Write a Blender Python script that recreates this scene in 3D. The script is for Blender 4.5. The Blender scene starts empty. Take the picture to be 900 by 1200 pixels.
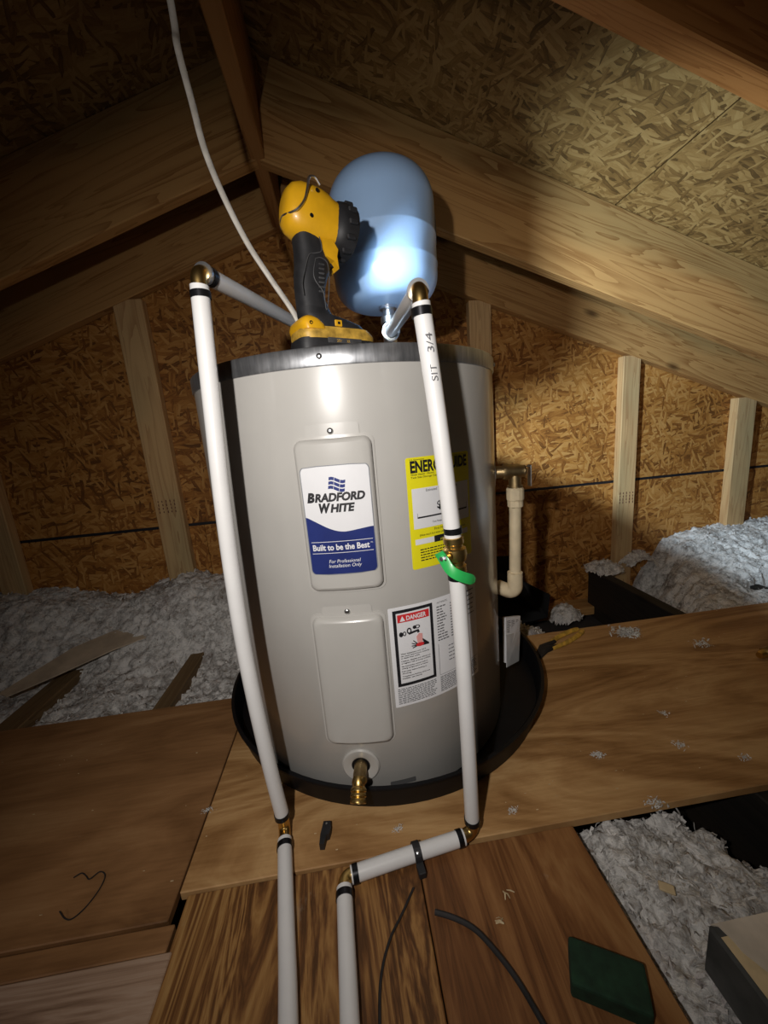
import bpy, bmesh, math, random
from mathutils import Vector, Matrix, Euler, noise
random.seed(7)
PI = math.pi
S = bpy.context.scene
COL = S.collection

# ------------------------------------------------------------------ camera
cam = bpy.data.cameras.new('camera')
cam_o = bpy.data.objects.new('camera', cam); COL.objects.link(cam_o)
F_PX, TH, RO, PS = 444.628, .2011, -.0852, .0917
fw = Vector((math.sin(PS)*math.cos(TH), math.cos(PS)*math.cos(TH), -math.sin(TH)))
rt0 = Vector((math.cos(PS), -math.sin(PS), 0)); up0 = rt0.cross(fw)
rt = rt0*math.cos(RO)+up0*math.sin(RO); up = -rt0*math.sin(RO)+up0*math.cos(RO)
m = Matrix((rt, up, -fw)).transposed().to_4x4(); m.translation = Vector((-.0234, -.8858, .6624))
cam_o.matrix_world = m
cam.sensor_fit = 'VERTICAL'; cam.sensor_height = 24; cam.lens = F_PX/1200*24
cam.clip_start = .02
S.camera = cam_o

# ------------------------------------------------------------------ world, lights, exposure
W = bpy.data.worlds.new('world'); S.world = W; W.use_nodes = True
W.node_tree.nodes['Background'].inputs[0].default_value = (.9, .78, .7, 1)
W.node_tree.nodes['Background'].inputs[1].default_value = .022
S.view_settings.view_transform = 'Standard'; S.view_settings.look = 'None'
S.view_settings.exposure = 0; S.view_settings.gamma = 1

def aim(o, loc, target):
    o.location = loc
    o.rotation_euler = (Vector(target)-Vector(loc)).to_track_quat('-Z', 'Y').to_euler()
def spot(name, loc, target, power, col, angle, blend, r):
    l = bpy.data.lights.new(name, 'SPOT'); l.energy = power; l.color = col
    l.spot_size = math.radians(angle); l.spot_blend = blend; l.shadow_soft_size = r
    o = bpy.data.objects.new(name, l); COL.objects.link(o); aim(o, loc, target); return o
# hand-held lamp beside the photographer, a little left of the lens
spot('hand_lamp', (-.18, -.95, .80), (.06, .1, .43), 21, (1, .95, .90), 119, .95, .012)
LENS = Vector((.0187, -.2144, .9705))               # lens of the cordless work light on the heater
LENS_DIR = Vector((.83, .46, -.29)).normalized()
spot('work_lamp', LENS+LENS_DIR*.014, LENS+LENS_DIR, 140, (.68, .85, 1), 116, 1, .02)

# the work light has a collimating lens: its beam does not fall off with the square of distance close to it
wl = bpy.data.objects['work_lamp'].data; wl.use_nodes = True
_fo = wl.node_tree.nodes.new('ShaderNodeLightFalloff'); _fo.inputs['Strength'].default_value = 1; _fo.inputs['Smooth'].default_value = .6
_em = next(n for n in wl.node_tree.nodes if n.type == 'EMISSION')
wl.node_tree.links.new(_fo.outputs['Quadratic'], _em.inputs['Strength'])
# weak unseen lamp added at the lower left to brighten the planks
spot('plank_fill_lamp', (-.95, -.95, .55), (-.62, -.62, 0), 2.2, (1, .86, .80), 60, 1, .05)

# ------------------------------------------------------------------ material helpers
def nt(name):
    mt = bpy.data.materials.new(name); mt.use_nodes = True
    t = mt.node_tree; b = t.nodes['Principled BSDF']
    return mt, t, b
def N(t, typ, **kw):
    n = t.nodes.new(typ)
    for k, v in kw.items():
        if k.startswith('i_'):
            n.inputs[k[2:].replace('_', ' ')].default_value = v
        else: setattr(n, k, v)
    return n
def ramp(t, src, stops):
    r = t.nodes.new('ShaderNodeValToRGB'); e = r.color_ramp.elements
    while len(e) < len(stops): e.new(.5)
    for x, (p, c) in zip(e, stops): x.position = p; x.color = (*c, 1)
    t.links.new(src, r.inputs[0]); return r.outputs[0]
def math_n(t, op, a, b):
    n = t.nodes.new('ShaderNodeMath'); n.operation = op
    for i, v in enumerate((a, b)):
        if isinstance(v, (int, float)): n.inputs[i].default_value = v
        else: t.links.new(v, n.inputs[i])
    return n.outputs[0]
def mixf(t, f, a, b):
    n = t.nodes.new('ShaderNodeMix'); n.data_type = 'FLOAT'
    for i, v in ((0, f), (2, a), (3, b)):
        if isinstance(v, (int, float)): n.inputs[i].default_value = v
        else: t.links.new(v, n.inputs[i])
    return n.outputs[0]
def mixc(t, f, a, b, mode='MIX'):
    n = t.nodes.new('ShaderNodeMix'); n.data_type = 'RGBA'; n.blend_type = mode
    for i, v in ((0, f), (6, a), (7, b)):
        if isinstance(v, (int, float)): n.inputs[i].default_value = v
        elif isinstance(v, tuple): n.inputs[i].default_value = (*v, 1)
        else: t.links.new(v, n.inputs[i])
    return n.outputs[2]
def coords(t, scale=(1, 1, 1), rot=(0, 0, 0), jitter=True):
    tc = t.nodes.new('ShaderNodeTexCoord'); out = tc.outputs['Object']
    if jitter:
        oi = t.nodes.new('ShaderNodeObjectInfo')
        s = math_n(t, 'MULTIPLY', oi.outputs['Random'], 37.0)
        v = t.nodes.new('ShaderNodeVectorMath'); v.operation = 'ADD'
        t.links.new(out, v.inputs[0]); t.links.new(s, v.inputs[1]); out = v.outputs[0]
    mp = N(t, 'ShaderNodeMapping'); mp.inputs['Scale'].default_value = scale; mp.inputs['Rotation'].default_value = rot
    t.links.new(out, mp.inputs[0]); return mp.outputs[0]
def noise_n(t, vec, scale, detail=3, rough=.55, dist=0):
    n = N(t, 'ShaderNodeTexNoise'); n.inputs['Scale'].default_value = scale; n.inputs['Detail'].default_value = detail
    n.inputs['Roughness'].default_value = rough; n.inputs['Distortion'].default_value = dist
    t.links.new(vec, n.inputs['Vector']); return n.outputs['Fac']
def bump(t, b, h, strength, dist=.002):
    n = N(t, 'ShaderNodeBump'); n.inputs['Strength'].default_value = strength; n.inputs['Distance'].default_value = dist
    t.links.new(h, n.inputs['Height']); t.links.new(n.outputs[0], b.inputs['Normal'])

def plain(name, c, rough=.5, metal=0, coat=0, var=.06, nscale=30, bmp=0):
    mt, t, b = nt(name)
    v = coords(t); f = noise_n(t, v, nscale, 4)
    d = tuple(x*(1-var*2) for x in c); l = tuple(min(1, x*(1+var*2)) for x in c)
    t.links.new(ramp(t, f, [(.3, d), (.7, l)]), b.inputs['Base Color'])
    b.inputs['Roughness'].default_value = rough; b.inputs['Metallic'].default_value = metal
    b.inputs['Coat Weight'].default_value = coat; b.inputs['Coat Roughness'].default_value = .12
    if bmp: bump(t, b, f, bmp, .001)
    return mt
def osb(name, dark, mid, light, k=1.0):
    mt, t, b = nt(name)
    base = coords(t)
    wob = N(t, 'ShaderNodeTexNoise'); wob.inputs['Scale'].default_value = 9; wob.inputs['Detail'].default_value = 2
    t.links.new(base, wob.inputs['Vector'])
    vm = t.nodes.new('ShaderNodeVectorMath'); vm.operation = 'MULTIPLY_ADD'
    t.links.new(wob.outputs['Color'], vm.inputs[0]); vm.inputs[1].default_value = (.035,)*3; t.links.new(base, vm.inputs[2])
    tone = None; h = None
    for i, (a, L, Wd, th) in enumerate(((5, .085, .016, 0), (-22, .075, .013, .5), (38, .075, .012, .55), (-6, .10, .011, .5), (16, .065, .010, .62), (-58, .05, .009, .78), (85, .04, .008, .85))):
        mp = N(t, 'ShaderNodeMapping'); mp.vector_type = 'TEXTURE'
        mp.inputs['Rotation'].default_value = (0, 0, math.radians(a)); mp.inputs['Scale'].default_value = (L*k, Wd*k, 1); mp.inputs['Location'].default_value = (i*.37, i*.53, 0)
        t.links.new(vm.outputs[0], mp.inputs[0])
        vo = N(t, 'ShaderNodeTexVoronoi'); vo.voronoi_dimensions = '2D'; vo.distance = 'CHEBYCHEV'; vo.inputs['Scale'].default_value = 1; vo.inputs['Randomness'].default_value = .85
        t.links.new(mp.outputs[0], vo.inputs['Vector'])
        sp = N(t, 'ShaderNodeSeparateColor'); t.links.new(vo.outputs['Color'], sp.inputs[0])
        gr = noise_n(t, mp.outputs[0], 5.0, 3)
        tn = math_n(t, 'ADD', math_n(t, 'MULTIPLY', sp.outputs[0], .68), math_n(t, 'MULTIPLY', gr, .34))
        ed = math_n(t, 'MULTIPLY', vo.outputs['Distance'], .25)
        tn = math_n(t, 'SUBTRACT', tn, ed)
        if tone is None: tone = tn; h = sp.outputs[2]
        else:
            mk = math_n(t, 'GREATER_THAN', sp.outputs[1], th)
            tone = mixf(t, mk, tone, tn); h = mixf(t, mk, h, sp.outputs[2])
    big = noise_n(t, base, 2.2, 3)
    tone = math_n(t, 'ADD', tone, math_n(t, 'MULTIPLY', math_n(t, 'SUBTRACT', big, .5), .5))
    c = ramp(t, tone, [(.05, tuple(x*.55 for x in dark)), (.20, dark), (.46, mid), (.66, tuple((p+q)/2 for p, q in zip(mid, light))), (.9, light)])
    t.links.new(c, b.inputs['Base Color']); b.inputs['Roughness'].default_value = .62
    b.inputs['Specular IOR Level'].default_value = .35
    bump(t, b, math_n(t, 'ADD', h, math_n(t, 'MULTIPLY', tone, .6)), .55, .0016)
    return mt
def lumber(name, dark, light, ring=10, knots=True):
    mt, t, b = nt(name)
    v = coords(t, (.55, ring, ring)); v1 = coords(t, (1.6, 26, 26))
    f = noise_n(t, v, 1.6, 3, .5, 1.2)
    w = math_n(t, 'FRACT', math_n(t, 'MULTIPLY', f, 9.0), 0)
    w = math_n(t, 'POWER', w, 1.7)
    fine = noise_n(t, coords(t, (2, 60, 60)), 3, 3)
    blot = noise_n(t, coords(t, (1, 3, 3)), 2.0, 3)
    tone = math_n(t, 'ADD', math_n(t, 'MULTIPLY', w, .50), math_n(t, 'MULTIPLY', fine, .42))
    tone = math_n(t, 'ADD', tone, math_n(t, 'MULTIPLY', math_n(t, 'SUBTRACT', blot, .5), .7))
    c = ramp(t, tone, [(.0, light), (.35, tuple(l*.85+d*.15 for l, d in zip(light, dark))), (.85, dark)])
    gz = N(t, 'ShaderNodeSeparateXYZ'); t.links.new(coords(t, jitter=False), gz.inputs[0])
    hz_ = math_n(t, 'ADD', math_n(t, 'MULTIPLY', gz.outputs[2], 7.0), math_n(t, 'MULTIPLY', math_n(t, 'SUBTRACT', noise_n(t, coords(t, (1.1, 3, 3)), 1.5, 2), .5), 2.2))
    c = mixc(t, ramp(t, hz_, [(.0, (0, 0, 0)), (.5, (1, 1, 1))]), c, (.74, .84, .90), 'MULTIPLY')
    if knots:
        vo = N(t, 'ShaderNodeTexVoronoi'); vo.inputs['Scale'].default_value = 1
        t.links.new(coords(t, (2.1, 5.2, 5.2)), vo.inputs['Vector'])
        k = math_n(t, 'ADD', vo.outputs['Distance'], math_n(t, 'MULTIPLY', fine, .06))
        km = ramp(t, k, [(.06, (1, 1, 1)), (.13, (0, 0, 0))])
        c = mixc(t, km, c, tuple(x*.3 for x in dark))
    t.links.new(c, b.inputs['Base Color']); b.inputs['Roughness'].default_value = .7; b.inputs['Specular IOR Level'].default_value = .3
    bump(t, b, tone, .25, .001)
    return mt
def plywood(name, dark, mid, light, sx=1.0, sy=5.5, stripes=5.0, contrast=1.0):
    mt, t, b = nt(name)
    v = coords(t, (sx, sy, 1))
    f = noise_n(t, v, 1.25, 6, .58, 1.3)
    w = math_n(t, 'PINGPONG', math_n(t, 'MULTIPLY', f, stripes), .5)
    w = math_n(t, 'MULTIPLY', w, contrast)
    fine = noise_n(t, coords(t, (4, 70, 1)), 3, 3)
    blot = noise_n(t, coords(t), 3.0, 4)
    tone = math_n(t, 'ADD', w, math_n(t, 'MULTIPLY', fine, .42))
    tone = math_n(t, 'ADD', tone, math_n(t, 'MULTIPLY', math_n(t, 'SUBTRACT', blot, .5), .95))
    c = ramp(t, tone, [(.1, light), (.4, mid), (.75, dark), (.95, tuple(x*.55 for x in dark))])
    # dusty scuffs
    sc = noise_n(t, coords(t, (1, 1.6, 1)), 14, 5, .7)
    c = mixc(t, ramp(t, sc, [(.66, (0, 0, 0)), (.8, (.4, .4, .4))]), c, (.42, .36, .27))
    t.links.new(c, b.inputs['Base Color']); b.inputs['Roughness'].default_value = .58; b.inputs['Specular IOR Level'].default_value = .35
    bump(t, b, tone, .2, .001)
    return mt
def insul(name, c, dark):
    mt, t, b = nt(name)
    v = coords(t)
    a = noise_n(t, v, 16, 6, .7, 1.4); d = noise_n(t, v, 90, 4, .7, .8); e = noise_n(t, v, 5, 3)
    tone = math_n(t, 'ADD', math_n(t, 'MULTIPLY', a, .6), math_n(t, 'MULTIPLY', d, .4))
    col = ramp(t, tone, [(.36, dark), (.455, tuple(x*.62 for x in c)), (.54, c), (.8, tuple(min(1, x*1.15) for x in c))])
    pink = ramp(t, e, [(.58, (0, 0, 0)), (.72, (.35, .35, .35))])
    col = mixc(t, pink, col, (.50, .42, .42))
    t.links.new(col, b.inputs['Base Color']); b.inputs['Roughness'].default_value = .95; b.inputs['Specular IOR Level'].default_value = .1
    bump(t, b, tone, .9, .012)
    return mt

MT = {}
MT['osb_wall'] = osb('osb_wall', (.27, .100, .018), (.43, .190, .040), (.58, .31, .095))
MT['osb_roof'] = osb('osb_roof', (.19, .105, .032), (.29, .172, .055), (.43, .28, .105), .95)
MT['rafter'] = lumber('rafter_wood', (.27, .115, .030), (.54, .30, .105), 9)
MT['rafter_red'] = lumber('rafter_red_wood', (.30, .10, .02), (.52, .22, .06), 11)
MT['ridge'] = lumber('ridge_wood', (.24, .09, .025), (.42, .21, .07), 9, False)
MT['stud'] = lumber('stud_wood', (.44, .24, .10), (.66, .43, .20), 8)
MT['joist_dark'] = lumber('dark_joist_wood', (.012, .009, .007), (.030, .022, .016), 8)  # near-black joist tone; the shade of the open front bay is put into it
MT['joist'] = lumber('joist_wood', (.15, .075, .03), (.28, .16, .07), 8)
MT['ply_deck'] = plywood('deck_plywood', (.27, .13, .042), (.44, .24, .092), (.58, .35, .15), 1.1, 5.0, 4.0)
MT['ply_left'] = plywood('left_plywood', (.21, .10, .037), (.33, .168, .067), (.43, .24, .105), .8, 4.5, 3.0, .9)
MT['ply_grain'] = plywood('grainy_board', (.17, .070, .020), (.34, .170, .052), (.45, .26, .092), .9, 10, 8.0, 1.3)
MT['ply_red'] = plywood('reddish_board', (.17, .066, .020), (.28, .125, .042), (.36, .185, .068), .8, 9, 5.0, 1.0)
MT['plank'] = plywood('pale_plank', (.26, .16, .10), (.42, .28, .19), (.52, .38, .28), .8, 12, 6, 1.0)
MT['insul'] = insul('blown_insulation', (.80, .775, .74), (.22, .18, .145))
MT['drywall'] = plain('ceiling_drywall_back', (.05, .04, .035), .9)
MT['dark_gap'] = plain('gap_black', (.008, .008, .012), .6)
MT['tank'] = plain('grey_enamel', (.50, .485, .455), .34, 0, .6, .015, 12)
MT['cover'] = plain('grey_cover_plastic', (.49, .475, .445), .30, 0, .3, .015, 12)
def galv(name):
    mt, t, b = nt(name)
    f = noise_n(t, coords(t, (9, 9, 1.0)), 9, 4, .7); g = noise_n(t, coords(t), 40, 3)
    t.links.new(ramp(t, f, [(.3, (.30, .31, .33)), (.7, (.62, .63, .65))]), b.inputs['Base Color'])
    b.inputs['Metallic'].default_value = .9
    t.links.new(mixf(t, g, .25, .5), b.inputs['Roughness']); return mt
MT['galv'] = galv('galvanised_steel')
MT['chrome'] = plain('bright_steel', (.75, .76, .78), .33, 1)
MT['screw'] = plain('screw_steel', (.6, .6, .6), .3, 1)
MT['brass'] = plain('brass', (.62, .42, .15), .32, 1, 0, .08, 60)
MT['brass_dull'] = plain('dull_brass', (.45, .33, .17), .42, 1, 0, .12, 60)
MT['pex'] = plain('white_pex', (.78, .77, .76), .34, 0, .1, .015, 20)
MT['crimp'] = plain('black_crimp_ring', (.022, .022, .025), .32, .7)
MT['cpvc'] = plain('cream_cpvc', (.72, .60, .40), .45, 0, 0, .07, 25)
MT['black'] = plain('black_plastic', (.006, .006, .007), .5, 0, 0, .1)
MT['black'].node_tree.nodes['Principled BSDF'].inputs['Specular IOR Level'].default_value = .25
MT['rubber'] = plain('black_rubber', (.018, .018, .020), .55, 0, 0, .15, 60, .2)
MT['rubber2'] = plain('worn_grey_rubber', (.06, .06, .062), .6, 0, 0, .2, 60)
MT['yellow'] = plain('yellow_plastic', (.80, .42, .012), .38, 0, .1, .06, 25)
MT['yellow_dirty'] = plain('scuffed_yellow_plastic', (.55, .33, .05), .5, 0, 0, .25, 60)
MT['blue'] = plain('pale_blue_paint', (.42, .63, .95), .3, 0, .35, .02, 8)
MT['white'] = plain('label_white', (.80, .80, .82), .35, 0, .2, .01)
MT['label_grey'] = plain('label_edge_grey', (.25, .26, .28), .4)
MT['badge'] = plain('badge_dark_grey', (.09, .09, .09), .5)
MT['navy'] = plain('label_navy', (.022, .035, .17), .3, 0, .25, .12, 10)
MT['ink'] = plain('black_ink', (.012, .012, .015), .5)
MT['ink_grey'] = plain('grey_ink', (.13, .13, .14), .6)
MT['red'] = plain('label_red', (.66, .03, .035), .4)
MT['pink'] = plain('label_pink', (.75, .36, .34), .4)
MT['sign_yellow'] = plain('label_yellow', (.86, .78, .015), .4, 0, .15, .01)
MT['green'] = plain('green_lever_vinyl', (.03, .45, .10), .38, 0, .1, .05)
MT['cable'] = plain('white_cable_jacket', (.66, .62, .55), .5, 0, 0, .1, 50)
MT['iron'] = plain('dark_steel', (.022, .019, .018), .7, .2, 0, .2)
MT['green_block'] = plain('dark_green_foam', (.008, .032, .014), .9, 0, 0, .2, 60, .3)
MT['paper'] = plain('torn_plaster_paper', (.62, .54, .44), .85, 0, 0, .14, 14)
MT['gyp'] = plain('grey_board_edge', (.075, .075, .070), .9, 0, 0, .3, 14)
MT['card'] = plain('pale_wood_shim', (.46, .37, .27), .8, 0, 0, .1, 18)
MT['chip'] = plain('wood_chip', (.62, .48, .28), .8, 0, 0, .12)
MT['fluff'] = plain('fluff', (.62, .60, .56), .95, 0, 0, .1, 60)
MT['stamp'] = plain('stamp_ink', (.13, .05, .03), .8)
MT['clear'] = plain('clear_pouch_film', (.62, .63, .64), .18, 0, .4, .05)
MT['hi'] = plain('lamp_lens', (.9, .9, .9), .2)

# ------------------------------------------------------------------ mesh helpers
def link(o, parent=None):
    COL.objects.link(o)
    if parent is not None: o.parent = parent
    return o
def obj(name, bm, mat, parent=None, smooth=False, loc=None, rot=None, angle=40):
    me = bpy.data.meshes.new(name)
    bmesh.ops.recalc_face_normals(bm, faces=bm.faces)
    if smooth:
        for f in bm.faces: f.smooth = True
        lim = math.radians(angle)
        for e in bm.edges:
            if len(e.link_faces) == 2 and e.calc_face_angle(0) > lim: e.smooth = False
    bm.to_mesh(me); bm.free()
    mats = mat if isinstance(mat, (list, tuple)) else [mat]
    for k in mats: me.materials.append(MT[k] if isinstance(k, str) else k)
    o = bpy.data.objects.new(name, me); link(o, parent)
    if loc is not None: o.location = loc
    if rot is not None: o.rotation_euler = rot
    return o
def tag(o, label=None, cat=None, group=None, kind=None):
    for k, v in (('label', label), ('category', cat), ('group', group), ('kind', kind)):
        if v: o[k] = v
    return o
def empty(name, loc=(0, 0, 0), rot=(0, 0, 0)):
    o = bpy.data.objects.new(name, None); COL.objects.link(o); o.location = loc; o.rotation_euler = rot
    o.empty_display_size = .05; return o
def thing(name, label, cat, loc=(0, 0, 0), rot=(0, 0, 0), group=None, kind=None):
    return tag(empty(name, loc, rot), label, cat, group, kind)
def box(bm, c, s, bev=0, seg=1, rot=None):
    r = bmesh.ops.create_cube(bm, size=1); vs = r['verts']
    bmesh.ops.scale(bm, vec=s, verts=vs)
    if bev:
        es = list({e for v in vs for e in v.link_edges})
        b = bmesh.ops.bevel(bm, geom=es, offset=bev, segments=seg, affect='EDGES', profile=.5)
        vs = list({v for f in b['faces'] for v in f.verts} | {v for v in vs if v.is_valid})
    if rot: bmesh.ops.rotate(bm, cent=(0, 0, 0), matrix=Euler(rot).to_matrix(), verts=vs)
    bmesh.ops.translate(bm, vec=c, verts=vs)
    return vs
def boxbm(c, s, bev=0, seg=1, rot=None):
    bm = bmesh.new(); box(bm, c, s, bev, seg, rot); return bm
def smooth_path(pts, n=6):
    P = [Vector(p) for p in pts]; Q = [2*P[0]-P[1]]+P+[2*P[-1]-P[-2]]; out = []
    for i in range(1, len(Q)-2):
        a, b, c, d = Q[i-1:i+3]
        for k in range(n):
            t = k/n
            out.append(.5*((2*b)+(c-a)*t+(2*a-5*b+4*c-d)*t*t+(3*b-a-3*c+d)*t**3))
    out.append(P[-1]); return out
def tube(bm, pts, r, seg=16, cap=True, flat=1.0):
    P = [Vector(p) for p in pts]; rings = []; nrm = None
    for i, p in enumerate(P):
        d = (P[min(i+1, len(P)-1)]-P[max(i-1, 0)]).normalized()
        if nrm is None:
            nrm = d.orthogonal().normalized()
        nrm = (nrm-d*nrm.dot(d)).normalized(); bi = d.cross(nrm)
        rr = r[i] if isinstance(r, (list, tuple)) else r
        rings.append([bm.verts.new(p+nrm*math.cos(a)*rr+bi*math.sin(a)*rr*flat) for a in (2*PI*k/seg for k in range(seg))])
    for a, b in zip(rings, rings[1:]):
        for k in range(seg): bm.faces.new((a[k], a[(k+1) % seg], b[(k+1) % seg], b[k]))
    if cap: bm.faces.new(rings[0][::-1]); bm.faces.new(rings[-1])
    return rings
def tubebm(pts, r, seg=16, cap=True, flat=1.0):
    bm = bmesh.new(); tube(bm, pts, r, seg, cap, flat); return bm
def lathe(bm, prof, seg=48, axis=Vector((0, 0, 1)), org=Vector((0, 0, 0)), caps=True):
    axis = Vector(axis).normalized(); org = Vector(org)
    q = Vector((0, 0, 1)).rotation_difference(axis); rings = []
    for r, z in prof:
        rings.append([bm.verts.new(org+q@Vector((r*math.cos(2*PI*k/seg), r*math.sin(2*PI*k/seg), z))) for k in range(seg)])
    for a, b in zip(rings, rings[1:]):
        for k in range(seg): bm.faces.new((a[k], a[(k+1) % seg], b[(k+1) % seg], b[k]))
    if caps: bm.faces.new(rings[0][::-1]); bm.faces.new(rings[-1])
def lathebm(prof, seg=48, axis=(0, 0, 1), org=(0, 0, 0), caps=True):
    bm = bmesh.new(); lathe(bm, prof, seg, axis, org, caps); return bm
def loft(bm, st, seg=24):
    """stations: (centre, half_a, half_b, axis_a, axis_b, exponent)"""
    rings = []
    for c, a, b, A, B, e in st:
        c = Vector(c); A = Vector(A); B = Vector(B); ring = []
        for k in range(seg):
            th = 2*PI*k/seg; cs, sn = math.cos(th), math.sin(th)
            ring.append(bm.verts.new(c+A*a*math.copysign(abs(cs)**(2/e), cs)+B*b*math.copysign(abs(sn)**(2/e), sn)))
        rings.append(ring)
    for p, q in zip(rings, rings[1:]):
        for k in range(seg): bm.faces.new((p[k], p[(k+1) % seg], q[(k+1) % seg], q[k]))
    bm.faces.new(rings[0][::-1]); bm.faces.new(rings[-1])
def prism(bm, pts, fn, t0, t1):
    """polygon pts (a,b) extruded from t0 to t1; fn(a,b,t)->xyz"""
    A = [bm.verts.new(fn(a, b, t0)) for a, b in pts]; B = [bm.verts.new(fn(a, b, t1)) for a, b in pts]
    bm.faces.new(A[::-1]); bm.faces.new(B); n = len(pts)
    for k in range(n): bm.faces.new((A[k], A[(k+1) % n], B[(k+1) % n], B[k]))
def rrect(u0, v0, u1, v1, r, n=5):
    out = []
    for cx, cy, a0 in ((u1-r, v1-r, 0), (u0+r, v1-r, 90), (u0+r, v0+r, 180), (u1-r, v0+r, 270)):
        for k in range(n+1):
            a = math.radians(a0+90*k/n); out.append((cx+r*math.cos(a), cy+r*math.sin(a)))
    return out

# ------------------------------------------------------------------ the attic shell
RX, SL, RZ = -.17, .375, 1.41           # ridge x, slope, rafter underside height at the ridge
RH = .2516                              # vertical depth of a rafter
def raf_z(x): return RZ-SL*abs(x-RX)
ANG = math.atan(SL)
WY = .70

wall = tag(empty('wall_back'), 'gable end wall of orange strand board panels behind flat studs', None, None, 'structure')
def wall_panel(pts):                      # local xy = world x,z, placed standing up
    bm = bmesh.new(); prism(bm, pts, lambda a, b, t: (a, b, t), 0, .012)
    return obj('panel', bm, 'osb_wall', wall, loc=(0, WY+.012, 0), rot=(PI/2, 0, 0))
top = RZ+RH+.05
for x0, x1, z0, z1 in ((-3.6, .60, .374, None), (.602, 3.4, .374, None), (-3.6, -.62, -.30, .362), (-.618, 1.82, -.30, .362), (1.822, 3.4, -.30, .362)):
    if z1 is None:
        pts = [(x0, z0), (x1, z0), (x1, raf_z(x1)+RH+.02)]
        if x0 < RX < x1: pts.append((RX, top))
        pts.append((x0, max(z0+.01, raf_z(x0)+RH+.02)))
        wall_panel(pts)
    else: wall_panel([(x0, z0), (x1, z0), (x1, z1), (x0, z1)])
obj('gap_strip', boxbm((0, WY+.006, .368), (7, .006, .016)), 'dark_gap', wall)  # black strip set in the gap between upper and lower panels
obj('backing', boxbm((0, WY+.03, .55), (7, .02, 2.3)), 'dark_gap', wall)
def lump(name, parent, a, b, w, h, mat, bev=.002, upv=(0, 0, 1)):
    """board from a to b (end centres), width w across, h along upv"""
    a, b = Vector(a), Vector(b); d = (b-a); L = d.length; d.normalize()
    u = Vector(upv); u = (u-d*u.dot(d)).normalized(); s = u.cross(d)
    bm = boxbm((0, 0, 0), (L, w, h), bev)
    o = obj(name, bm, mat, parent)
    mm = Matrix((d, s, u)).transposed().to_4x4(); mm.translation = (a+b)/2
    o.matrix_local = mm; return o
SF = WY-.038
studs = [(-.728, .100, 1.5), (.560, .089, 1.5), (1.208, .078, 0), (1.762, .092, 0)]
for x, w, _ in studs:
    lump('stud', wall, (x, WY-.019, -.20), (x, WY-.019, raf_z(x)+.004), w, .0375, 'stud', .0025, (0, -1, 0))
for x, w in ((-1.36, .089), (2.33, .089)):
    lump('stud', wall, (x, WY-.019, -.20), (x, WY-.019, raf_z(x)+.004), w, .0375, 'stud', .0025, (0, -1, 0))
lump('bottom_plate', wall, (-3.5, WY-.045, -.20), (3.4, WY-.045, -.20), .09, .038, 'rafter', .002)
# grade stamps printed on two studs
for cx, cz in ((-.728, .46), (1.208, .30)):
    bm = bmesh.new()
    for k in range(5):
        y = WY-.0386
        z = cz+.022-k*.0
        x = cx-.032+k*.015
        for j in range(4):
            hh = random.uniform(.006, .012)
            box(bm, (x+random.uniform(-.001, .001), y, cz-.024+j*.014), (.0035, .0006, hh))
    obj('grade_stamp', bm, 'stamp', wall)

ceil = tag(empty('ceiling'), 'underside of the pitched roof with rafters and strand board sheathing', None, None, 'structure')
def roof_panel(x0, x1, y0, y1):
    z0, z1 = raf_z(x0)+RH, raf_z(x1)+RH
    L = math.hypot(x1-x0, z1-z0)
    bm = boxbm((0, 0, .006), (L, y1-y0, .012))
    o = obj('sheathing_panel', bm, 'osb_roof', ceil)
    o.location = ((x0+x1)/2, (y0+y1)/2, (z0+z1)/2); o.rotation_euler = (0, -math.atan2(z1-z0, x1-x0), 0)
for y0, y1 in ((-2.4, -1.123), (-1.12, .74)):
    for x0, x1 in ((RX, .858), (.864, 2.0), (2.005, 3.4)): roof_panel(x0, x1, y0, y1)
    for x0, x1 in ((-1.30, RX), (-2.44, -1.306), (-3.6, -2.446)): roof_panel(x0, x1, y0, y1)
obj('ridge_board', boxbm((0, 0, 0), (3.0, .038, .262), .003), 'ridge', ceil, loc=(RX, -.79, RZ+.005+.125), rot=(0, 0, PI/2))
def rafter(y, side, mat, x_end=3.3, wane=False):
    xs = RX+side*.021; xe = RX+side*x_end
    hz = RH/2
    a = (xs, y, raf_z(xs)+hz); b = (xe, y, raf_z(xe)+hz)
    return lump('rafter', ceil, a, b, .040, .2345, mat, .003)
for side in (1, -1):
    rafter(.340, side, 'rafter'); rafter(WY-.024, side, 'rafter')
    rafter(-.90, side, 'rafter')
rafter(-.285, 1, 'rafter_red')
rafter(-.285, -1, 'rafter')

floor = tag(empty('floor'), 'plywood boards and planks laid over attic joists', None, None, 'structure')
def board(name, x0, x1, y0, y1, mat, z=0, th=.016, along='x', skew=0, bev=.0015):
    L, Wd = (x1-x0, y1-y0) if along == 'x' else (y1-y0, x1-x0)
    bm = boxbm((0, 0, -th/2), (L, Wd, th), bev)
    return obj(name, bm, mat, floor, loc=((x0+x1)/2, (y0+y1)/2, z), rot=(0, 0, (0 if along == 'x' else PI/2)+skew))
board('floor_panel', -.343, 1.9, -.394, .168, 'ply_deck')                    # sheet the heater stands on
board('floor_panel', -1.7, -.346, -.428, .066, 'ply_left')                 # left sheet
board('floor_panel', -.32, .40, .171, .52, 'ply_deck', z=-.0005)             # back of the pan rests here
board('plank', -1.7, -.334, -.4625, -.4315, 'ply_left', z=-.002)
board('plank', -1.7, -.324, -.66, -.465, 'plank', z=.001)
board('plank', -1.7, -.33, -.86, -.664, 'plank', z=-.001)
board('floor_panel', -.329, .0265, -1.3, -.398, 'ply_grain', z=-.001, along='y', skew=.0)
board('floor_panel', .0285, .292, -1.3, -.400, 'ply_red', z=-.002, along='y', skew=.0)
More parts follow.
